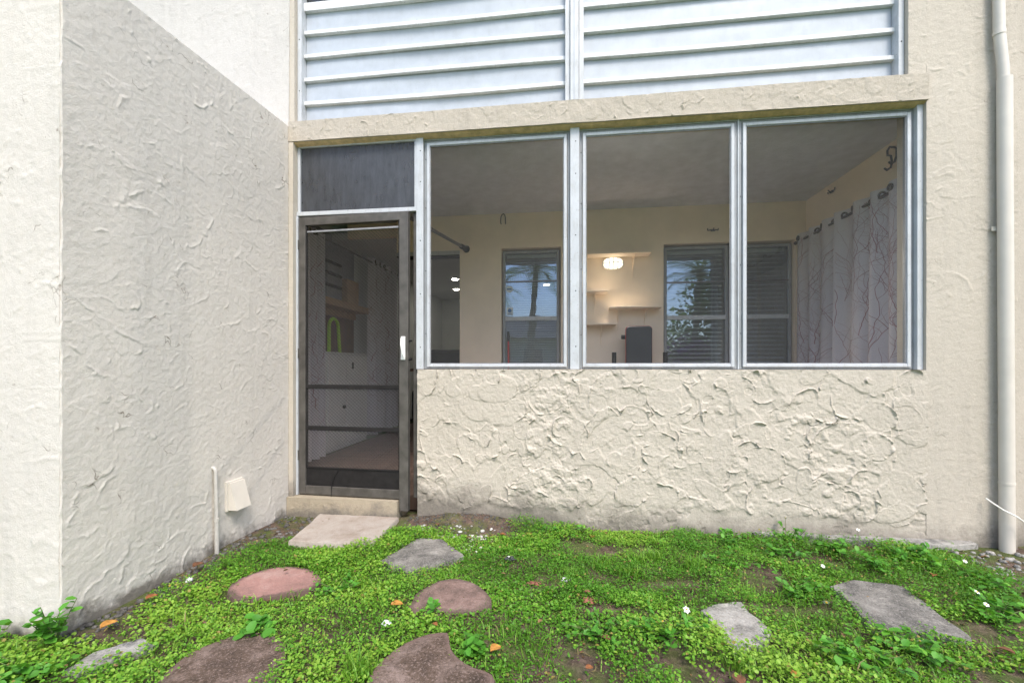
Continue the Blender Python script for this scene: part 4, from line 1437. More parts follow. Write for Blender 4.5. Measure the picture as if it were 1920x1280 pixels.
def paver(name, label, poly, mat, z=0.03, rough=0.006, seed=1, sm_it=1, tilt=(0, 0), rim=None):
    p = rough_poly(smooth_poly(poly, sm_it) if sm_it else poly, rough, 0.02, seed)
    STONES.append(p)
    cx_ = sum(q[0] for q in p) / len(p)
    cy_ = sum(q[1] for q in p) / len(p)
    m = MB()
    n = len(p)
    rings = [(1.0, -0.05), (1.0, z - 0.009), (0.985, z - 0.002), (0.955, z)]
    rings += [(k, z) for k in (0.93, 0.9, 0.87, 0.84, 0.81, 0.78, 0.74, 0.7, 0.6, 0.5, 0.28)]
    for k, zz in rings:
        for q in p:
            x, y = cx_ + (q[0] - cx_) * k, cy_ + (q[1] - cy_) * k
            dz = 0
            if zz > 0:
                dz = (float(fbm(x * 9, y * 9, seed + 3, 4)) - 0.5) * 0.012 + tilt[0] * (x - cx_) + tilt[1] * (y - cy_)
            m.v.append((x, y, zz + dz))
    for r_ in range(len(rings) - 1):
        for i in range(n):
            j = (i + 1) % n
            m.f.append((r_ * n + i, r_ * n + j, (r_ + 1) * n + j, (r_ + 1) * n + i))
    k = len(m.v)
    m.v.append((cx_, cy_, z + (float(fbm(cx_ * 9, cy_ * 9, seed + 3, 4)) - 0.5) * 0.012))
    for i in range(n):
        m.f.append(((len(rings) - 1) * n + i, (len(rings) - 1) * n + (i + 1) % n, k))
    # outline order decides the facing
    ar = sum(p[i][0] * p[(i + 1) % n][1] - p[(i + 1) % n][0] * p[i][1] for i in range(n))
    if ar < 0:
        m.f = [f[::-1] for f in m.f]
    o = obj(name, m, mat, None, True)
    ev = [k for k, zz in rings for _ in p] + [0.0]
    at = o.data.attributes.new('edge', 'FLOAT', 'POINT')
    at.data.foreach_set('value', np.array(ev, dtype=np.float32))
    tag(o, label, 'paving stone', 'stepping stones in the ground cover')
    if rim:
        o.data.materials.append(MATS[rim])
        cut_ = np.array([c.center[:2] for c in o.data.polygons])
        ox, oy = o.location.x, o.location.y
        for f in o.data.polygons:
            x, y = f.center.x + ox, f.center.y + oy
            # weathered edge with a ragged inner border
            d = min(math.hypot(x - q[0], y - q[1]) for q in p)
            lim = rim_w(x, y)
            if d < lim:
                f.material_index = 1
    return o


def rim_w(x, y):
    return 0.018 + 0.12 * max(0, float(fbm(x * 11, y * 11, 40, 4)) - 0.40) + (0.022 if y < -1.04 else 0)


paver('stepping_stone', 'pale square slab on the ground before the screen door', [(0.213, -0.051), (0.802, -0.055), (0.817, -0.494), (0.284, -0.512)], 'pale_paver', 0.030, 0.003, 2, 0, (0.0, 0.02))
paver('stepping_stone', 'grey diamond shaped slab beside the pebbles', [(1.047, -0.351), (1.194, -0.35), (1.383, -0.552), (1.215, -0.707), (1.153, -0.783), (0.94, -0.689)], 'grey_paver', 0.020, 0.006, 3, 0)
paver('stepping_stone', 'pink round stepping stone with dark weathered rim', [(0.356, -1.093), (0.303, -0.968), (0.399, -0.82), (0.533, -0.791), (0.711, -0.861), (0.774, -0.991), (0.661, -1.07), (0.474, -1.159)], 'pink_paver', 0.017, 0.004, 4, 2)
paver('stepping_stone', 'dull rose rounded stepping stone in the middle', [(1.27, -1.15), (1.249, -1.008), (1.297, -0.874), (1.406, -0.821), (1.507, -0.848), (1.614, -0.972), (1.627, -1.056), (1.535, -1.105), (1.349, -1.128)], 'rose_paver', 0.017, 0.006, 5, 1)
paver('stepping_stone', 'brown speckled round stone nearest the left corner', [(0.593, -1.70), (0.548, -1.558), (0.593, -1.43), (0.695, -1.350), (0.85, -1.373), (0.957, -1.496), (0.982, -1.626), (0.93, -1.76), (0.76, -1.82)], 'brown_paver', 0.020, 0.006, 6, 1)
paver('stepping_stone', 'brown crescent stone with a concave bite, bottom centre', [(1.30, -1.66), (1.285, -1.56), (1.288, -1.483), (1.325, -1.373), (1.40, -1.30), (1.480, -1.266), (1.500, -1.30), (1.522, -1.364), (1.56, -1.41), (1.616, -1.457), (1.70, -1.475), (1.725, -1.52), (1.70, -1.62), (1.60, -1.72), (1.42, -1.74)], 'brown_paver', 0.026, 0.003, 7, 1)
paver('stepping_stone', 'broken grey slab piece lying right of centre', [(2.544, -0.963), (2.624, -0.909), (2.748, -0.871), (2.752, -0.958), (2.796, -1.071), (2.728, -1.168), (2.582, -1.244), (2.581, -1.134)], 'chalky_paver', 0.014, 0.010, 8, 0)
paver('stepping_stone', 'large grey slanting slab at the right', [(3.234, -0.673), (3.393, -0.589), (3.579, -0.636), (3.568, -0.793), (3.542, -1.051), (3.448, -1.045), (3.198, -0.996), (3.236, -0.811)], 'grey_paver', 0.020, 0.008, 9, 0)
paver('stepping_stone', 'pale grey broken concrete strip near the wing corner', [(0.19, -1.64), (0.190, -1.54), (0.288, -1.44), (0.375, -1.465), (0.310, -1.561), (0.267, -1.64)], 'white_concrete', 0.012, 0.012, 10, 0)

# ---------------------------------------------------------------- rubble and pebbles
def pebbles(name, label, n, fx, size, mat, cat):
    base = MB().sphere((0, 0, 0), 1.0, 7, 4)
    bv = np.array(base.v)
    bf = np.array(base.f)
    VV, FF = [], []
    k = 0
    g = np.random.default_rng(n)
    for i in range(n):
        x, y = fx(g)
        s = size[0] + (size[1] - size[0]) * g.random() ** 2
        sc = s * np.array([1, 0.6 + 0.5 * g.random(), 0.35 + 0.35 * g.random()])
        a = g.random() * 6.28
        v = bv * (1 + 0.25 * (g.random(bv.shape) - 0.5)) * sc
        v = np.stack([v[:, 0] * math.cos(a) - v[:, 1] * math.sin(a), v[:, 0] * math.sin(a) + v[:, 1] * math.cos(a), v[:, 2]], -1)
        z = float(gh(x, y))
        VV.append(v + np.array([x, y, z + sc[2] * 0.4]))
        FF.append(bf + k)
        k += len(bv)
    o = link(name, mesh_np(name, np.concatenate(VV), quads=np.concatenate(FF), mat=mat))
    tag(o, label, cat, kind='stuff')


pebbles('pebbles', 'pale pebbles scattered on the bare soil by the knee wall', 130, lambda g: (0.95 + 0.55 * g.random(), -0.10 - 0.35 * g.random() ** 0.8), (0.005, 0.017), 'pebble_stone', 'pebbles')
pebbles('gravel', 'dark gravel and rubble along the foot of the grey side wall', 420, lambda g: (lambda q: (-0.05 + (0.13 + 0.26 * max(0, 1 - abs(q + 0.25) / 0.35)) * g.random(), q))(-1.5 + 1.52 * g.random()), (0.004, 0.019), 'dark_rubble', 'gravel')
pebbles('rubble', 'white rubble beside the foot of the downspout', 150, lambda g: (4.22 + 0.5 * g.random(), -0.50 + 0.4 * g.random()), (0.006, 0.028), 'white_concrete', 'rubble')
pebbles('soil_crumbs', 'dark soil crumbs heaped against the knee wall', 700, lambda g: (0.85 + 1.1 * g.random() ** 1.1, -0.005 - 0.24 * g.random() ** 1.6), (0.003, 0.010), 'dark_rubble', 'soil')

# ================================================================== GROUND COVER
BX = rng.random


def bare(x, y):
    """1 where the soil shows"""
    b = np.zeros_like(x)
    n1 = fbm(x * 7, y * 7, 61, 4)
    wl_ = 0.15 + 0.28 * np.clip(1 - np.abs(y + 0.22) / 0.42, 0, 1)
    b = np.maximum(b, np.clip((wl_ - (x + 0.06) + (n1 - 0.5) * 0.25) * 18, 0, 1) * (y > -1.47))
    b = np.maximum(b, np.clip((0.30 - (x + 0.06)) * 10 + (n1 - 0.5) * 12, 0, 1) * (y < -1.3) * (y > -1.66) * (x > 0.1) * 0.7)
    b = np.maximum(b, np.clip((0.26 + y + (n1 - 0.5) * 0.22) * 16, 0, 1) * np.clip((1.72 - x) * 6, 0, 1))
    b = np.maximum(b, np.clip((0.045 + y + (n1 - 0.5) * 0.10) * 25, 0, 1))
    b = np.maximum(b, np.clip((0.085 + y + (n1 - 0.5) * 0.10) * 25, 0, 1) * (x > 3.2))
    b = np.maximum(b, np.clip((x - 4.12 + (n1 - 0.5) * 0.4) * 8, 0, 1) * (y > -0.6))
    n2 = fbm(x * 3.1, y * 3.1, 83, 4)
    b = np.maximum(b, np.clip((n2 - 0.565) * 9, 0, 1) * np.clip((x - 1.5) * 2, 0, 1) * 0.93)
    for cx_, cy_, rx, ry in ((2.42, -0.72, 0.26, 0.06), (1.88, -0.76, 0.13, 0.07), (2.36, -0.30, 0.2, 0.05), (2.95, -0.88, 0.2, 0.04), (3.68, -0.98, 0.16, 0.12), (2.18, -1.0, 0.12, 0.05), (3.5, -1.3, 0.2, 0.1), (2.5, -1.4, 0.2, 0.06), (1.76, -1.3, 0.06, 0.05)):
        d = ((x - cx_) / rx) ** 2 + ((y - cy_) / ry) ** 2
        b = np.maximum(b, np.clip((1.25 - d + (n1 - 0.5) * 2.2) * 1.6, 0, 0.92))
    return b


def scatter(n, x0, x1, y0, y1, g):
    x = x0 + (x1 - x0) * g.random(n)
    y = y0 + (y1 - y0) * g.random(n)
    keep = g.random(n) > bare(x, y)
    keep &= ~((x < -0.03) & (y > -1.48))
    keep &= y < 0.02
    for p in STONES:
        a = np.array(p)
        c = a.mean(0)
        q = c + (a - c) * 0.93
        keep &= ~inpoly(x, y, [tuple(t) for t in q])
    return x[keep], y[keep]


def rotmats(yaw, pitch, roll):
    cy_, sy = np.cos(yaw), np.sin(yaw)
    cp_, sp = np.cos(pitch), np.sin(pitch)
    cr, sr = np.cos(roll), np.sin(roll)
    Z = np.zeros_like(yaw)
    O = np.ones_like(yaw)
    Rz = np.stack([np.stack([cy_, -sy, Z], -1), np.stack([sy, cy_, Z], -1), np.stack([Z, Z, O], -1)], -2)
    Rx = np.stack([np.stack([O, Z, Z], -1), np.stack([Z, cp_, -sp], -1), np.stack([Z, sp, cp_], -1)], -2)
    Ry = np.stack([np.stack([cr, Z, sr], -1), np.stack([Z, O, Z], -1), np.stack([-sr, Z, cr], -1)], -2)
    return Rz @ Rx @ Ry


LEAF_V = np.array([(0, 0, 0), (-0.38, 0.36, 0.07), (-0.30, 0.78, 0.05), (0, 1.0, -0.06), (0.30, 0.78, 0.05), (0.38, 0.36, 0.07), (0, 0.5, -0.03)])
LEAF_T = np.array([(0, 6, 1), (1, 6, 2), (2, 6, 3), (3, 6, 4), (4, 6, 5), (5, 6, 0)])
LEAF_V2 = np.array([(0, 0, 0), (-0.42, 0.5, 0.10), (0, 1.0, -0.04), (0.42, 0.5, 0.10), (0, 0.5, 0)])
LEAF_T2 = np.array([(0, 4, 1), (1, 4, 2), (2, 4, 3), (3, 4, 0)])


def leaves(P, size, yaw, pitch, roll, tone, tv=LEAF_V, tt=LEAF_T):
    M = rotmats(yaw, pitch, roll)
    V = np.einsum('nij,kj->nki', M, tv) * size[:, None, None] + P[:, None, :]
    n, k = len(P), len(tv)
    T = tt[None] + (np.arange(n) * k)[:, None, None]
    return V.reshape(-1, 3), T.reshape(-1, 3), np.repeat(tone, k)


def cover(g, n, x0, x1, y0, y1, per, smin, smax, fine):
    x, y = scatter(n, x0, x1, y0, y1, g)
    m = len(x)
    hgt = 0.010 + 0.058 * np.clip(fbm(x * 4.2, y * 4.2, 12, 4) - 0.30, 0, 1) / 0.45
    zone = fbm(x * 1.7, y * 1.7, 55, 3)
    kind = fbm(x * 3.3, y * 3.3, 91, 3)
    P, S, YA, PI_, RO, TO = [], [], [], [], [], []
    for k in range(per):
        q = g.random(m)
        rad = 0.004 + 0.026 * g.random(m)
        an = g.random(m) * 6.283
        px_, py_ = x + rad * np.cos(an), y + rad * np.sin(an)
        z = gh(px_, py_) + hgt * (0.25 + 0.9 * q)
        P.append(np.stack([px_, py_, z], -1))
        s = smin + (smax - smin) * g.random(m) ** 1.7
        s = s * np.where(kind > 0.52, 1.12, 0.85)
        S.append(s)
        YA.append(an - PI / 2 + g.normal(0, 0.7, m))
        PI_.append(g.normal(0.18, 0.42, m))
        RO.append(g.normal(0, 0.38, m))
        t = 0.51 + 1.1 * (zone - 0.5) + 0.9 * (kind - 0.5) + 0.34 * (q - 0.5) + g.normal(0, 0.17, m) - 0.015 * (x - 2.0)
        t = np.where(g.random(m) < 0.03, 0.0, np.clip(t, 0.08, 1))
        TO.append(t)
    return leaves(np.concatenate(P), np.concatenate(S), np.concatenate(YA), np.concatenate(PI_), np.concatenate(RO), np.concatenate(TO), LEAF_V if fine else LEAF_V2, LEAF_T if fine else LEAF_T2)


g = np.random.default_rng(41)
parts = [cover(g, 20500, -0.75, 4.9, -2.05, -0.95, 7, 0.0065, 0.0165, True),
         cover(g, 24000, -0.05, 5.0, -0.95, 0.02, 7, 0.007, 0.016, False),
         cover(g, 5500, -2.2, 6.2, -3.6, -2.0, 5, 0.018, 0.034, False),
         cover(g, 900, -2.0, -0.75, -2.05, -1.46, 6, 0.014, 0.026, False)]
Vs, Ts, To, k = [], [], [], 0
for v, t, c in parts:
    Vs.append(v)
    Ts.append(t + k)
    To.append(c)
    k += len(v)
o = link('ground_cover', mesh_np('ground_cover', np.concatenate(Vs), tris=np.concatenate(Ts), mat='clover_leaf', tone=np.concatenate(To)))
tag(o, 'bright green clover-like ground cover between the stepping stones', 'ground cover', kind='stuff')


def blades(g, x, y, h, wd, tone, bend):
    n = len(x)
    a = g.random(n) * 6.283
    dx, dy = np.cos(a), np.sin(a)
    z0 = gh(x, y)
    lean = bend * (0.3 + g.random(n)) * h
    b = g.random(n) * 6.283
    lx, ly = np.cos(b) * lean, np.sin(b) * lean
    V = np.zeros((n, 5, 3))
    V[:, 0] = np.stack([x - dx * wd, y - dy * wd, z0], -1)
    V[:, 1] = np.stack([x + dx * wd, y + dy * wd, z0], -1)
    V[:, 2] = np.stack([x - dx * wd * 0.8 + lx * 0.35, y - dy * wd * 0.8 + ly * 0.35, z0 + h * 0.6], -1)
    V[:, 3] = np.stack([x + dx * wd * 0.8 + lx * 0.35, y + dy * wd * 0.8 + ly * 0.35, z0 + h * 0.6], -1)
    V[:, 4] = np.stack([x + lx, y + ly, z0 + h * (1 - 0.3 * bend)], -1)
    T = np.array([(0, 1, 3), (0, 3, 2), (2, 3, 4)])[None] + (np.arange(n) * 5)[:, None, None]
    return V.reshape(-1, 3), T.reshape(-1, 3), np.repeat(tone, 5)


bx_, by_ = scatter(16000, -0.75, 5.0, -2.0, 0.02, g)
msk = fbm(bx_ * 2.6, by_ * 2.6, 131, 3) + 0.05 * (bx_ > 1.9) > 0.47
bx_, by_ = bx_[msk], by_[msk]
n = len(bx_)
P1 = blades(g, bx_, by_, 0.03 + 0.04 * g.random(n), 0.0014 + 0.0012 * g.random(n), np.clip(g.normal(0.55, 0.28, n), 0, 1), 0.7)
o = link('grass', mesh_np('grass', P1[0], tris=P1[1], mat='grass_blade', tone=P1[2]))
tag(o, 'thin grass blades mixed through the ground cover', 'grass', kind='stuff')

# straw-coloured litter on the bare patches
n = 2600
lx_ = -0.1 + 5.0 * g.random(n)
ly_ = -1.75 + 1.75 * g.random(n)
kb = (bare(lx_, ly_) > 0.3) & (lx_ > 0.0)
lx_, ly_ = lx_[kb], ly_[kb]
n = len(lx_)
P2 = blades(g, lx_, ly_, 0.008 + 0.012 * g.random(n), 0.0016 + 0.001 * g.random(n), np.zeros(n), 3.0)
o = link('litter', mesh_np('litter', P2[0], tris=P2[1], mat='grass_blade', tone=P2[2]))
tag(o, 'dry straw litter on the bare soil patches', 'litter', kind='stuff')

leaf_mat('litter_leaf', [(0.0, (0.05, 0.028, 0.016)), (0.5, (0.15, 0.075, 0.035)), (1.0, (0.30, 0.19, 0.09))], 0.1)
n = 1500
fx_ = -0.05 + 4.9 * g.random(n)
fy_ = -1.9 + 1.88 * g.random(n)
kb = g.random(n) < 0.25 + 0.75 * bare(fx_, fy_)
for p in STONES:
    kb &= ~(inpoly(fx_, fy_, p) & (g.random(n) > 0.15))
fx_, fy_ = fx_[kb], fy_[kb]
n = len(fx_)
fz = gh(fx_, fy_) + np.where(bare(fx_, fy_) > 0.4, 0.006, 0.02 + 0.025 * g.random(n))
for p in STONES:
    fz = np.where(inpoly(fx_, fy_, p), 0.040, fz)
P3 = leaves(np.stack([fx_, fy_, fz], -1), 0.010 + 0.018 * g.random(n) ** 2, g.random(n) * 6.283, g.normal(0, 0.25, n), g.normal(0, 0.3, n), g.random(n), LEAF_V * np.array([0.8, 1, 2.0]))
o = link('leaf_litter', mesh_np('leaf_litter', P3[0], tris=P3[1], mat='litter_leaf', tone=P3[2]))
tag(o, 'small brown leaf fragments strewn over soil and ground cover', 'litter', kind='stuff')

# grass tufts one can pick out
TUFT = ['grass tuft in front of the narrow window, behind the bare patch', 'grass tuft beside the small white stone', 'tall grass tuft under the middle window, left of two', 'grass tuft between the foil scrap and the red brown leaf row', 'tallest grass tuft beside the crescent stone at the bottom edge',
        'grass tuft below the right end of the middle window', 'grass tuft at the front tip of the broken grey piece', 'grass tuft just right of the broken grey piece tip', 'grass tuft closest to the knee wall under the middle window']
for i, (x, y, h) in enumerate(((2.156, -0.557, 0.07), (1.982, -0.699, 0.06), (2.34, -0.469, 0.085), (2.287, -0.633, 0.07), (1.239, -1.53, 0.12), (2.638, -0.529, 0.08), (2.586, -1.308, 0.07), (2.72, -1.26, 0.07), (2.45, -0.42, 0.08))):
    n = 90
    xx = x + g.normal(0, 0.028, n)
    yy = y + g.normal(0, 0.022, n)
    a, b, c = blades(g, xx, yy, h * (0.5 + 0.7 * g.random(n)), 0.0016 + 0.001 * g.random(n), np.clip(g.normal(0.6, 0.15, n), 0.2, 1), 0.7)
    o = link('grass_tuft', mesh_np('grass_tuft', a, tris=b, mat='grass_blade', tone=c), None, (x, y, float(gh(x, y))))
    tag(o, TUFT[i], 'grass tuft', 'grass tufts standing out of the lawn', 'stuff' if 0 else None)


# ---------------------------------------------------------------- larger weeds
def weed(label, x, y, h, nst, ls, seed, spread=0.09):
    g = np.random.default_rng(seed)
    z = float(gh(x, y))
    t = thing('weed_plant', label, 'plant', (x, y, z), 'broad leaved weeds')
    m = MB()
    P, S, YA, PT, RO, TO = [], [], [], [], [], []
    for i in range(nst):
        a = g.random() * 6.283
        hh = h * (0.55 + 0.5 * g.random())
        ex_, ey = x + spread * (0.3 + g.random()) * math.cos(a), y + spread * (0.3 + g.random()) * math.sin(a)
        mid = ((x + ex_) / 2 + g.normal(0, 0.01), (y + ey) / 2, z + hh * 0.62)
        m.tube([(x, y, z - 0.01), mid, (ex_, ey, z + hh)], [0.0028, 0.0022, 0.0012], 5)
        for k in range(7):
            q = 0.35 + 0.65 * k / 6
            px_ = x + (ex_ - x) * q
            py_ = y + (ey - y) * q
            pz = z + hh * (q * 1.15 if q < 0.6 else 0.69 + (q - 0.6) * 0.78)
            P.append((px_, py_, min(pz, z + hh)))
            S.append(ls * (0.65 + 0.6 * g.random()) * (1.1 - 0.25 * q))
            YA.append(g.random() * 6.283)
            PT.append(g.normal(0.15, 0.35))
            RO.append(g.normal(0, 0.3))
            TO.append(min(1, max(0, g.normal(0.5, 0.22))))
    obj('stem', m, 'stem', t)
    v, tr_, c = leaves(np.array(P), np.array(S), np.array(YA), np.array(PT), np.array(RO), np.array(TO), LEAF_V * np.array([0.9, 1, 1]))
    link('leaves', mesh_np('leaves', v, tris=tr_, mat='weed_leaf', tone=c), t, (x, y, z))


weed('tallest bushy weed at the corner of the grey wing', -0.005, -1.53, 0.165, 9, 0.05, 1, 0.08)
weed('leafy weed at the left picture edge below the wing', -0.24, -1.60, 0.10, 8, 0.05, 2, 0.10)
weed('low weed between tall corner weed and the concrete strip', 0.10, -1.66, 0.07, 8, 0.045, 3, 0.12)
weed('broad leaved weed on top edge of the left brown stone', 0.70, -1.34, 0.06, 5, 0.05, 4, 0.07)
weed('feathery weed in the bite of the crescent stone', 1.60, -1.33, 0.07, 7, 0.042, 5, 0.06)
weed('seedling growing at the rim of the rose stone', 1.372, -1.12, 0.055, 4, 0.034, 6, 0.04)
weed('bushy weed against the knee wall beside the bare soil', 1.93, -0.11, 0.065, 14, 0.026, 7, 0.14)
weed('dark leafy weed clump right of the centre lawn', 2.35, -1.15, 0.075, 12, 0.034, 8, 0.13)
weed('spreading weed in front of the broken grey piece', 3.05, -1.22, 0.08, 11, 0.042, 9, 0.14)
weed('spreading weed left of the large grey slab', 3.04, -0.72, 0.07, 12, 0.036, 10, 0.12)
weed('weed clump under the wall right of the concrete strip', 3.86, -0.28, 0.09, 12, 0.042, 11, 0.15)
weed('weed clump right beside the large grey slab', 3.80, -0.86, 0.08, 12, 0.04, 12, 0.14)
weed('weed sprig against the concrete strip by the wall', 3.33, -0.10, 0.10, 7, 0.034, 13, 0.09)
for i, (x, y, h, ls_, lab) in enumerate(((2.98, -0.17, 0.075, 0.034, 'weed at the foot of the knee wall left of the concrete strip'), (3.20, -0.32, 0.07, 0.032, 'weed between the concrete strip end and the paired daisies'),
                                         (3.52, -0.20, 0.08, 0.036, 'weed before the middle of the concrete strip'), (3.62, -0.42, 0.075, 0.034, 'weed just behind the large grey slab'),
                                         (4.02, -0.50, 0.075, 0.038, 'weed on the lawn side of the white rubble'), (2.86, -0.47, 0.065, 0.030, 'weed left of the paired daisies under the right window'),
                                         (4.02, -0.76, 0.07, 0.036, 'rightmost weed in the lawn'), (2.70, -0.22, 0.06, 0.030, 'weed under the seam of middle and right windows'),
                                         (0.86, -0.98, 0.05, 0.026, 'weed between the pink and rose stones'), (2.10, -1.18, 0.055, 0.028, 'weed left of the dark leafy clump'))):
    weed(lab, x, y, h, 12, ls_, 60 + i, 0.13)
weed('low weed in front of the large grey slab', 3.30, -1.13, 0.07, 9, 0.042, 14, 0.12)

# ---------------------------------------------------------------- daisies
pet = bpy.data.meshes.new('petals')
m = MB()
for k in range(6):
    a = 2 * PI * k / 6
    c, s = math.cos(a), math.sin(a)
    q = lambda r_, t_, z_: (r_ * c - t_ * s, r_ * s + t_ * c, z_)
    m.quad(q(0.002, -0.0018, 0.0), q(0.008, -0.0036, 0.001), q(0.0125, 0, 0.0), q(0.008, 0.0036, 0.001), q(0.002, 0.0018, 0.0))
pet.from_pydata(m.v, [], m.f)
pet.materials.append(MATS['daisy_petal'])
eye = bpy.data.meshes.new('eye')
m = MB().sphere((0, 0, 0.0015), (0.0042, 0.0042, 0.003), 8, 4)
eye.from_pydata(m.v, [], m.f)
eye.materials.append(MATS['daisy_eye'])
DS = [(0.149, -1.172), (3.085, -0.914), (2.459, -1.066), (3.06, -0.347), (3.296, -0.553), (3.323, -0.567), (3.661, -0.182), (3.32, -0.06), (3.776, -0.789), (3.727, -0.89), (3.282, -1.148), (3.832, -0.2), (3.899, -0.281), (4.05, -0.394), (3.973, -0.375), (3.249, -0.588), (2.334, -1.196)]
DLAB = ['white daisy against the grey side wall', 'large white daisy left of the large grey slab', 'large white daisy left of the broken grey piece', 'white daisy under the seam of the two right windows', 'white daisy behind the left end of the large slab, right of a pair', 'white daisy touching its twin behind the large slab',
        'tall daisy in front of the concrete strip', 'tall daisy right at the foot of the knee wall', 'white daisy right of the large slab, farther of two', 'white daisy right of the large slab, nearer of two', 'white daisy on the near edge of the large slab', 'white daisy in the weed clump before the pier',
        'white daisy on the near side of the pier weed clump', 'white daisy closest to the white rubble', 'white daisy between pier weed clump and the rubble', 'white daisy behind the left end of the large slab, left of a pair', 'white daisy in the dark leafy weed clump']
for i, (x, y) in enumerate(DS):
    z = float(gh(x, y))
    h = 0.065 + 0.03 * random.random() + (0.06 if i in (6, 7) else 0)
    t = thing('daisy', DLAB[i], 'flower', (x, y, z), 'white daisies in the ground cover')
    k = 1.3 if i in (1, 2) else 0.9
    for nm, me in (('petals', pet), ('eye', eye)):
        o = link(nm, me, t, loc=(x, y - 0.004, z + h))
        o.rotation_euler = (R(25 + 25 * random.random()), R(random.uniform(-15, 15)), random.random() * 3)
        o.scale = (k, k, k)
    obj('stalk', MB().tube([(x, y + 0.004, z - 0.005), (x + 0.003, y, z + h * 0.6), (x, y - 0.003, z + h)], 0.0011, 5), 'stem', t)

# ---------------------------------------------------------------- fallen leaves
def dead_leaf(x, y, s, mat, label, rz, seed):
    g = random.Random(seed)
    m = MB()
    n = 8
    z = float(gh(x, y)) + (0.035 if abs(x) < 4.4 and y < -0.2 else 0.012)
    for i in range(n + 1):
        q = i / n
        wd = 0.36 * math.sin(PI * min(1, q * 0.96 + 0.04)) ** 0.8
        cz = 0.22 * math.sin(PI * q * g.uniform(0.9, 1.1)) - 0.1 * q
        for k, e in ((-1, 0.10), (-0.5, 0.02), (0, 0), (0.5, 0.03), (1, 0.15)):
            u, v_ = (q - 0.5), wd * k
            X = x + s * (u * math.cos(rz) - v_ * math.sin(rz))
            Y = y + s * (u * math.sin(rz) + v_ * math.cos(rz))
            m.v.append((X, Y, z + s * (cz * 0.5 + e * (1.5 - q))))
    for i in range(n):
        for k in range(4):
            a = i * 5 + k
            m.f.append((a, a + 1, a + 6, a + 5))
    t = obj('fallen_leaf', m, mat, None, True)
    md = t.modifiers.new('thickness', 'SOLIDIFY')
    md.thickness = 0.0008
    tag(t, label, 'leaf', 'fallen leaves')


for i, (x, y, s, mt, lab) in enumerate(((0.10, -1.402, 0.07, 'yellow_leaf', 'curled amber leaf on the rubble near the wing corner'), (1.206, -1.096, 0.062, 'yellow_leaf', 'bright orange leaf left of the rose stone'), (1.421, -1.233, 0.035, 'dry_leaf', 'small orange leaf above the crescent stone'),
                                        (1.694, -1.344, 0.06, 'yellow_leaf', 'long ochre leaf right of the crescent stone'), (2.124, -0.14, 0.06, 'dry_leaf', 'rust leaf lying against the knee wall'), (2.054, -0.899, 0.04, 'brick_bit', 'red brown leaf in the middle of the lawn'),
                                        (2.109, -1.244, 0.05, 'brown_leaf', 'brown leaf low in the centre lawn'), (0.201, -0.075, 0.045, 'dry_leaf', 'orange leaf at the threshold left of the pale slab'), (0.667, -0.06, 0.04, 'dry_leaf', 'orange leaf on the back edge of the pale slab'),
                                        (2.534, -1.423, 0.07, 'brown_leaf', 'dark curled leaf at bottom of the picture right of centre'), (3.601, -1.116, 0.055, 'brown_leaf', 'dark brown leaf past the front tip of the large slab'), (0.02, -0.88, 0.07, 'brown_leaf', 'long brown leaf wedged at the conduit pipe foot'),
                                        (3.816, -0.508, 0.05, 'dry_leaf', 'rust leaf behind the large grey slab'), (0.071, -1.19, 0.055, 'dry_leaf', 'orange brown leaf against the grey side wall'), (2.039, -1.413, 0.035, 'dry_leaf', 'small rust leaf at the bottom centre'), (2.739, -1.365, 0.06, 'yellow_leaf', 'tan leaf at the bottom right of centre'),
                                        (1.55, -0.20, 0.05, 'dry_leaf', 'rust leaf on the bare soil by the wall'), (1.72, -0.22, 0.055, 'dry_leaf', 'rust leaf beside the bushy wall weed'), (1.10, -0.13, 0.05, 'brown_leaf', 'brown leaf on the dark soil above the pebbles'))):
    dead_leaf(x, y, s * 0.85, mt, lab, random.random() * 3, 50 + i)

# mossy red plants on the bare soil, crumpled litter, brick bits
def crumple(name, label, cat, x, y, s, mat, seed, zo=0.02):
    g = np.random.default_rng(seed)
    m = MB().sphere((0, 0, 0), 1.0, 9, 6)
    v = np.array(m.v)
    v = v * (0.55 + 0.7 * g.random((len(v), 1)))
    v = v * np.array(s) + np.array((x, y, float(gh(x, y)) + zo))
    m.v = [tuple(q) for q in v]
    tag(obj(name, m, mat), label, cat)


crumple('crumpled_paper', 'crumpled white paper scrap in the lawn left of the crescent stone', 'litter', 1.219, -1.244, (0.022, 0.014, 0.012), 'paper', 3, 0.035)
crumple('foil_scrap', 'dark crumpled foil scrap above the rose stone', 'litter', 1.652, -0.577, (0.030, 0.018, 0.014), 'foil', 4, 0.03)
crumple('brick_fragment', 'small red brick fragment right of the rose stone', 'brick', 1.80, -0.775, (0.03, 0.02, 0.008), 'brick_bit', 5, 0.005)
crumple('brick_fragment', 'red brick fragment in the lawn below the bare patch', 'brick', 2.06, -0.93, (0.035, 0.022, 0.012), 'brick_bit', 6, 0.016)
crumple('white_stone', 'small white stone on the bare patch in the lawn', 'stone', 1.954, -0.727, (0.022, 0.016, 0.010), 'paper', 7, 0.008)
crumple('white_stone', 'small white stone by the grey side wall gravel', 'stone', 0.06, -0.98, (0.020, 0.015, 0.012), 'paper', 8, 0.012)

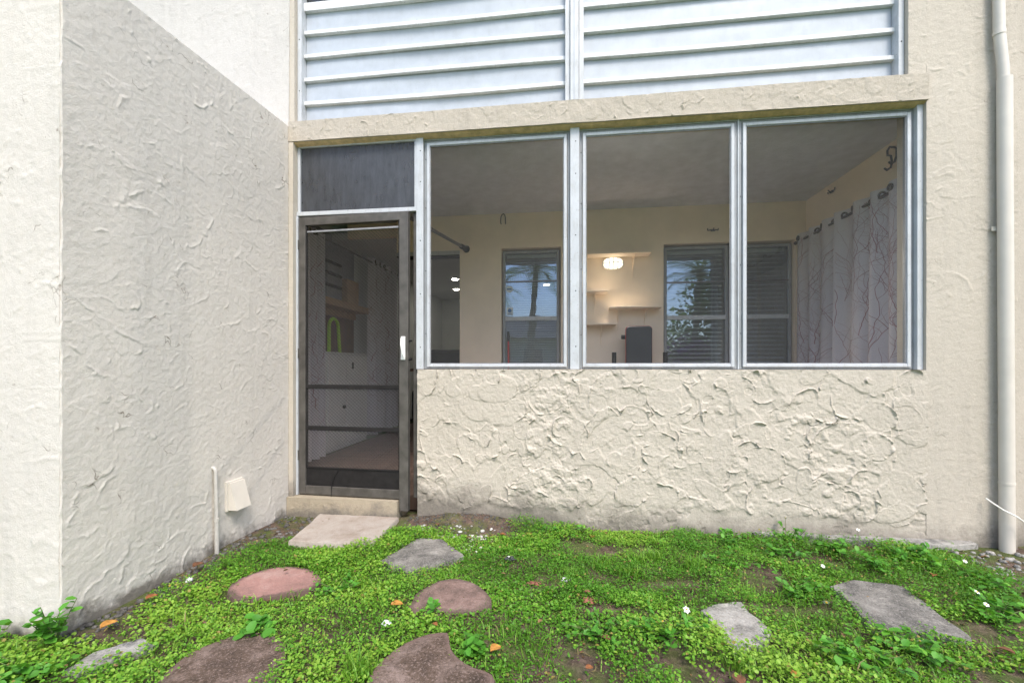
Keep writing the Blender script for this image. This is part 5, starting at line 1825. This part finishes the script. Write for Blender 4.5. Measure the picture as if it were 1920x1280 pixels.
# ================================================================== WHAT STANDS BEHIND THE CAMERA (seen mirrored in the sash windows)
def palm(label, x, y, h, lean, seed, nf=20, fl=2.3):
    g = random.Random(seed)
    t = thing('palm_tree', label, 'tree', (x, y, 0), 'palms mirrored in the windows')
    pts = [(x + lean * (k / 8) ** 1.6, y, h * k / 8) for k in range(9)]
    obj('trunk', MB().tube(pts, [0.19 - 0.06 * k / 8 for k in range(9)], 12), 'trunk_bark', t, True)
    top = Vector(pts[-1])
    V, T, k = [], [], 0
    me = bpy.data.meshes.new('frond')
    m = MB()
    n = 26
    for i in range(n):
        q = i / (n - 1)
        px_, pz = fl * q * (1 - 0.12 * q), 0.55 * fl * (q * 0.7 - q * q * 0.95)
        ll = 0.55 * math.sin(PI * (0.12 + 0.85 * q)) ** 0.7
        for sgn in (-1, 1):
            a = (px_, 0.01 * sgn, pz)
            b = (px_ + 0.05, 0.015 * sgn, pz)
            tip = (px_ + 0.24, sgn * ll * 0.85, pz - ll * 0.38)
            mid = (px_ + 0.14, sgn * ll * 0.5, pz - ll * 0.06)
            m.quad(a, b, (mid[0] + 0.03, mid[1], mid[2]), mid)
            m.quad(mid, (mid[0] + 0.03, mid[1], mid[2]), tip)
    m.tube([(fl * q * (1 - 0.12 * q), 0, 0.55 * fl * (q * 0.7 - q * q * 0.95)) for q in [i / 8 for i in range(9)]], [0.022 * (1 - 0.85 * i / 8) for i in range(9)], 5)
    me.from_pydata(m.v, [], m.f)
    me.materials.append(MATS['palm_leaf'])
    at = me.attributes.new('tone', 'FLOAT', 'POINT')
    at.data.foreach_set('value', np.random.default_rng(seed).random(len(m.v)).astype(np.float32))
    for i in range(nf):
        o = link('frond', me, t, loc=tuple(top))
        o.rotation_euler = (0, R(-55 + 95 * (i / nf)), 2.399 * i)
        o.scale = (g.uniform(0.85, 1.1),) * 3


def bush(name, label, x, y, rx, ry, h, n, mat, seed, ls, trunk=0.0, cat='tree', group=None):
    g = np.random.default_rng(seed)
    t = thing(name, label, cat, (x, y, 0), group)
    m = MB()
    z0 = trunk
    zc = z0 + (h - z0) / 2
    m.tube([(x, y, -0.1), (x + 0.05, y, max(0.25, z0 * 0.6)), (x - 0.03, y, zc)], [0.14, 0.10, 0.05] if trunk else [0.06, 0.05, 0.03], 8)
    for i in range(6):
        a = i * 1.05
        m.tube([(x, y, max(0.2, z0 * 0.8)), (x + rx * 0.4 * math.cos(a), y + ry * 0.4 * math.sin(a), zc), (x + rx * 0.75 * math.cos(a), y + ry * 0.75 * math.sin(a), zc + (h - zc) * 0.4)], [0.05, 0.03, 0.012], 6)
    obj('trunk', m, 'trunk_bark', t, True)
    nc = 46
    th = g.random(nc) * 6.283
    u = g.random(nc) * 2 - 1
    r_ = 0.55 + 0.45 * g.random(nc)
    cen = np.stack([x + rx * r_ * np.sqrt(1 - u * u) * np.cos(th), y + ry * r_ * np.sqrt(1 - u * u) * np.sin(th), zc + (h - z0) / 2 * r_ * u], -1)
    ci = g.integers(0, nc, n)
    sp = np.array([rx, ry, (h - z0) / 2]) * 0.24
    P = cen[ci] + g.normal(0, 1, (n, 3)) * sp
    P[:, 2] = np.maximum(P[:, 2], 0.03)
    tone = np.clip(0.5 + 0.5 * (g.random(nc)[ci] - 0.5) + g.normal(0, 0.2, n), 0, 1)
    v, tr_, c = leaves(P, ls * (0.6 + 0.8 * g.random(n)), g.random(n) * 6.283, g.normal(0, 0.7, n), g.normal(0, 0.7, n), tone, LEAF_V2, LEAF_T2)
    link('crown', mesh_np('crown', v, tris=tr_, mat=mat, tone=c), t, (x, y, 0))


palm('palm with thick trunk mirrored in the narrow sash window', 0.35, -12.5, 5.4, 0.3, 3)
palm('palm mirrored at the left edge of the narrow sash window', -1.6, -14.0, 5.0, -0.3, 4)
palm('palm with drooping fronds mirrored in the wide sash window', 7.2, -12.0, 4.9, 0.25, 5)
bush('broadleaf_tree', 'broad green tree mirrored in the wide sash window', 9.3, -12.5, 2.0, 1.6, 5.4, 5200, 'tree_leaf', 2, 0.20, 1.2)
bush('flowering_shrub', 'purple flowering shrub mirrored low in the wide sash window', 7.0, -10.6, 1.7, 0.9, 2.0, 3800, 'bougainvillea_leaf', 3, 0.12, 0, 'shrub')
bush('green_shrub', 'green shrub mirrored in the middle of the wide sash window', 6.6, -13.5, 1.8, 1.0, 3.1, 3600, 'tree_leaf', 4, 0.15, 0, 'shrub')
bush('broadleaf_tree', 'dark tall tree mirrored in the right sash window', 12.4, -12.0, 2.4, 2.0, 7.5, 5200, 'tree_leaf', 6, 0.22, 1.4)

nh = thing('neighbour_house', 'grey neighbouring house mirrored in the narrow sash window', 'building', (0, -21, 0))
box('wall', (-8, -24, -0.1), (5.0, -19, 2.7), 'house_paint', nh)
m = MB()
m.v = [(-8.5, -24.5, 2.7), (5.5, -24.5, 2.7), (5.5, -18.5, 2.7), (-8.5, -18.5, 2.7), (-8.5, -21.5, 4.3), (5.5, -21.5, 4.3)]
m.f = [(0, 1, 5, 4), (2, 3, 4, 5), (3, 0, 4), (1, 2, 5), (3, 2, 1, 0)]
obj('roof', m, 'roof_shingle', nh)
for xx in (-6.5, -3.6, -0.6, 2.2):
    wdw = box('window', (xx, -19.03, 0.9), (xx + 1.3, -18.98, 2.2), 'white_paint', nh)
    box('pane', (xx + 0.06, -18.976, 0.96), (xx + 1.24, -18.970, 2.14), 'dark_pane', wdw)
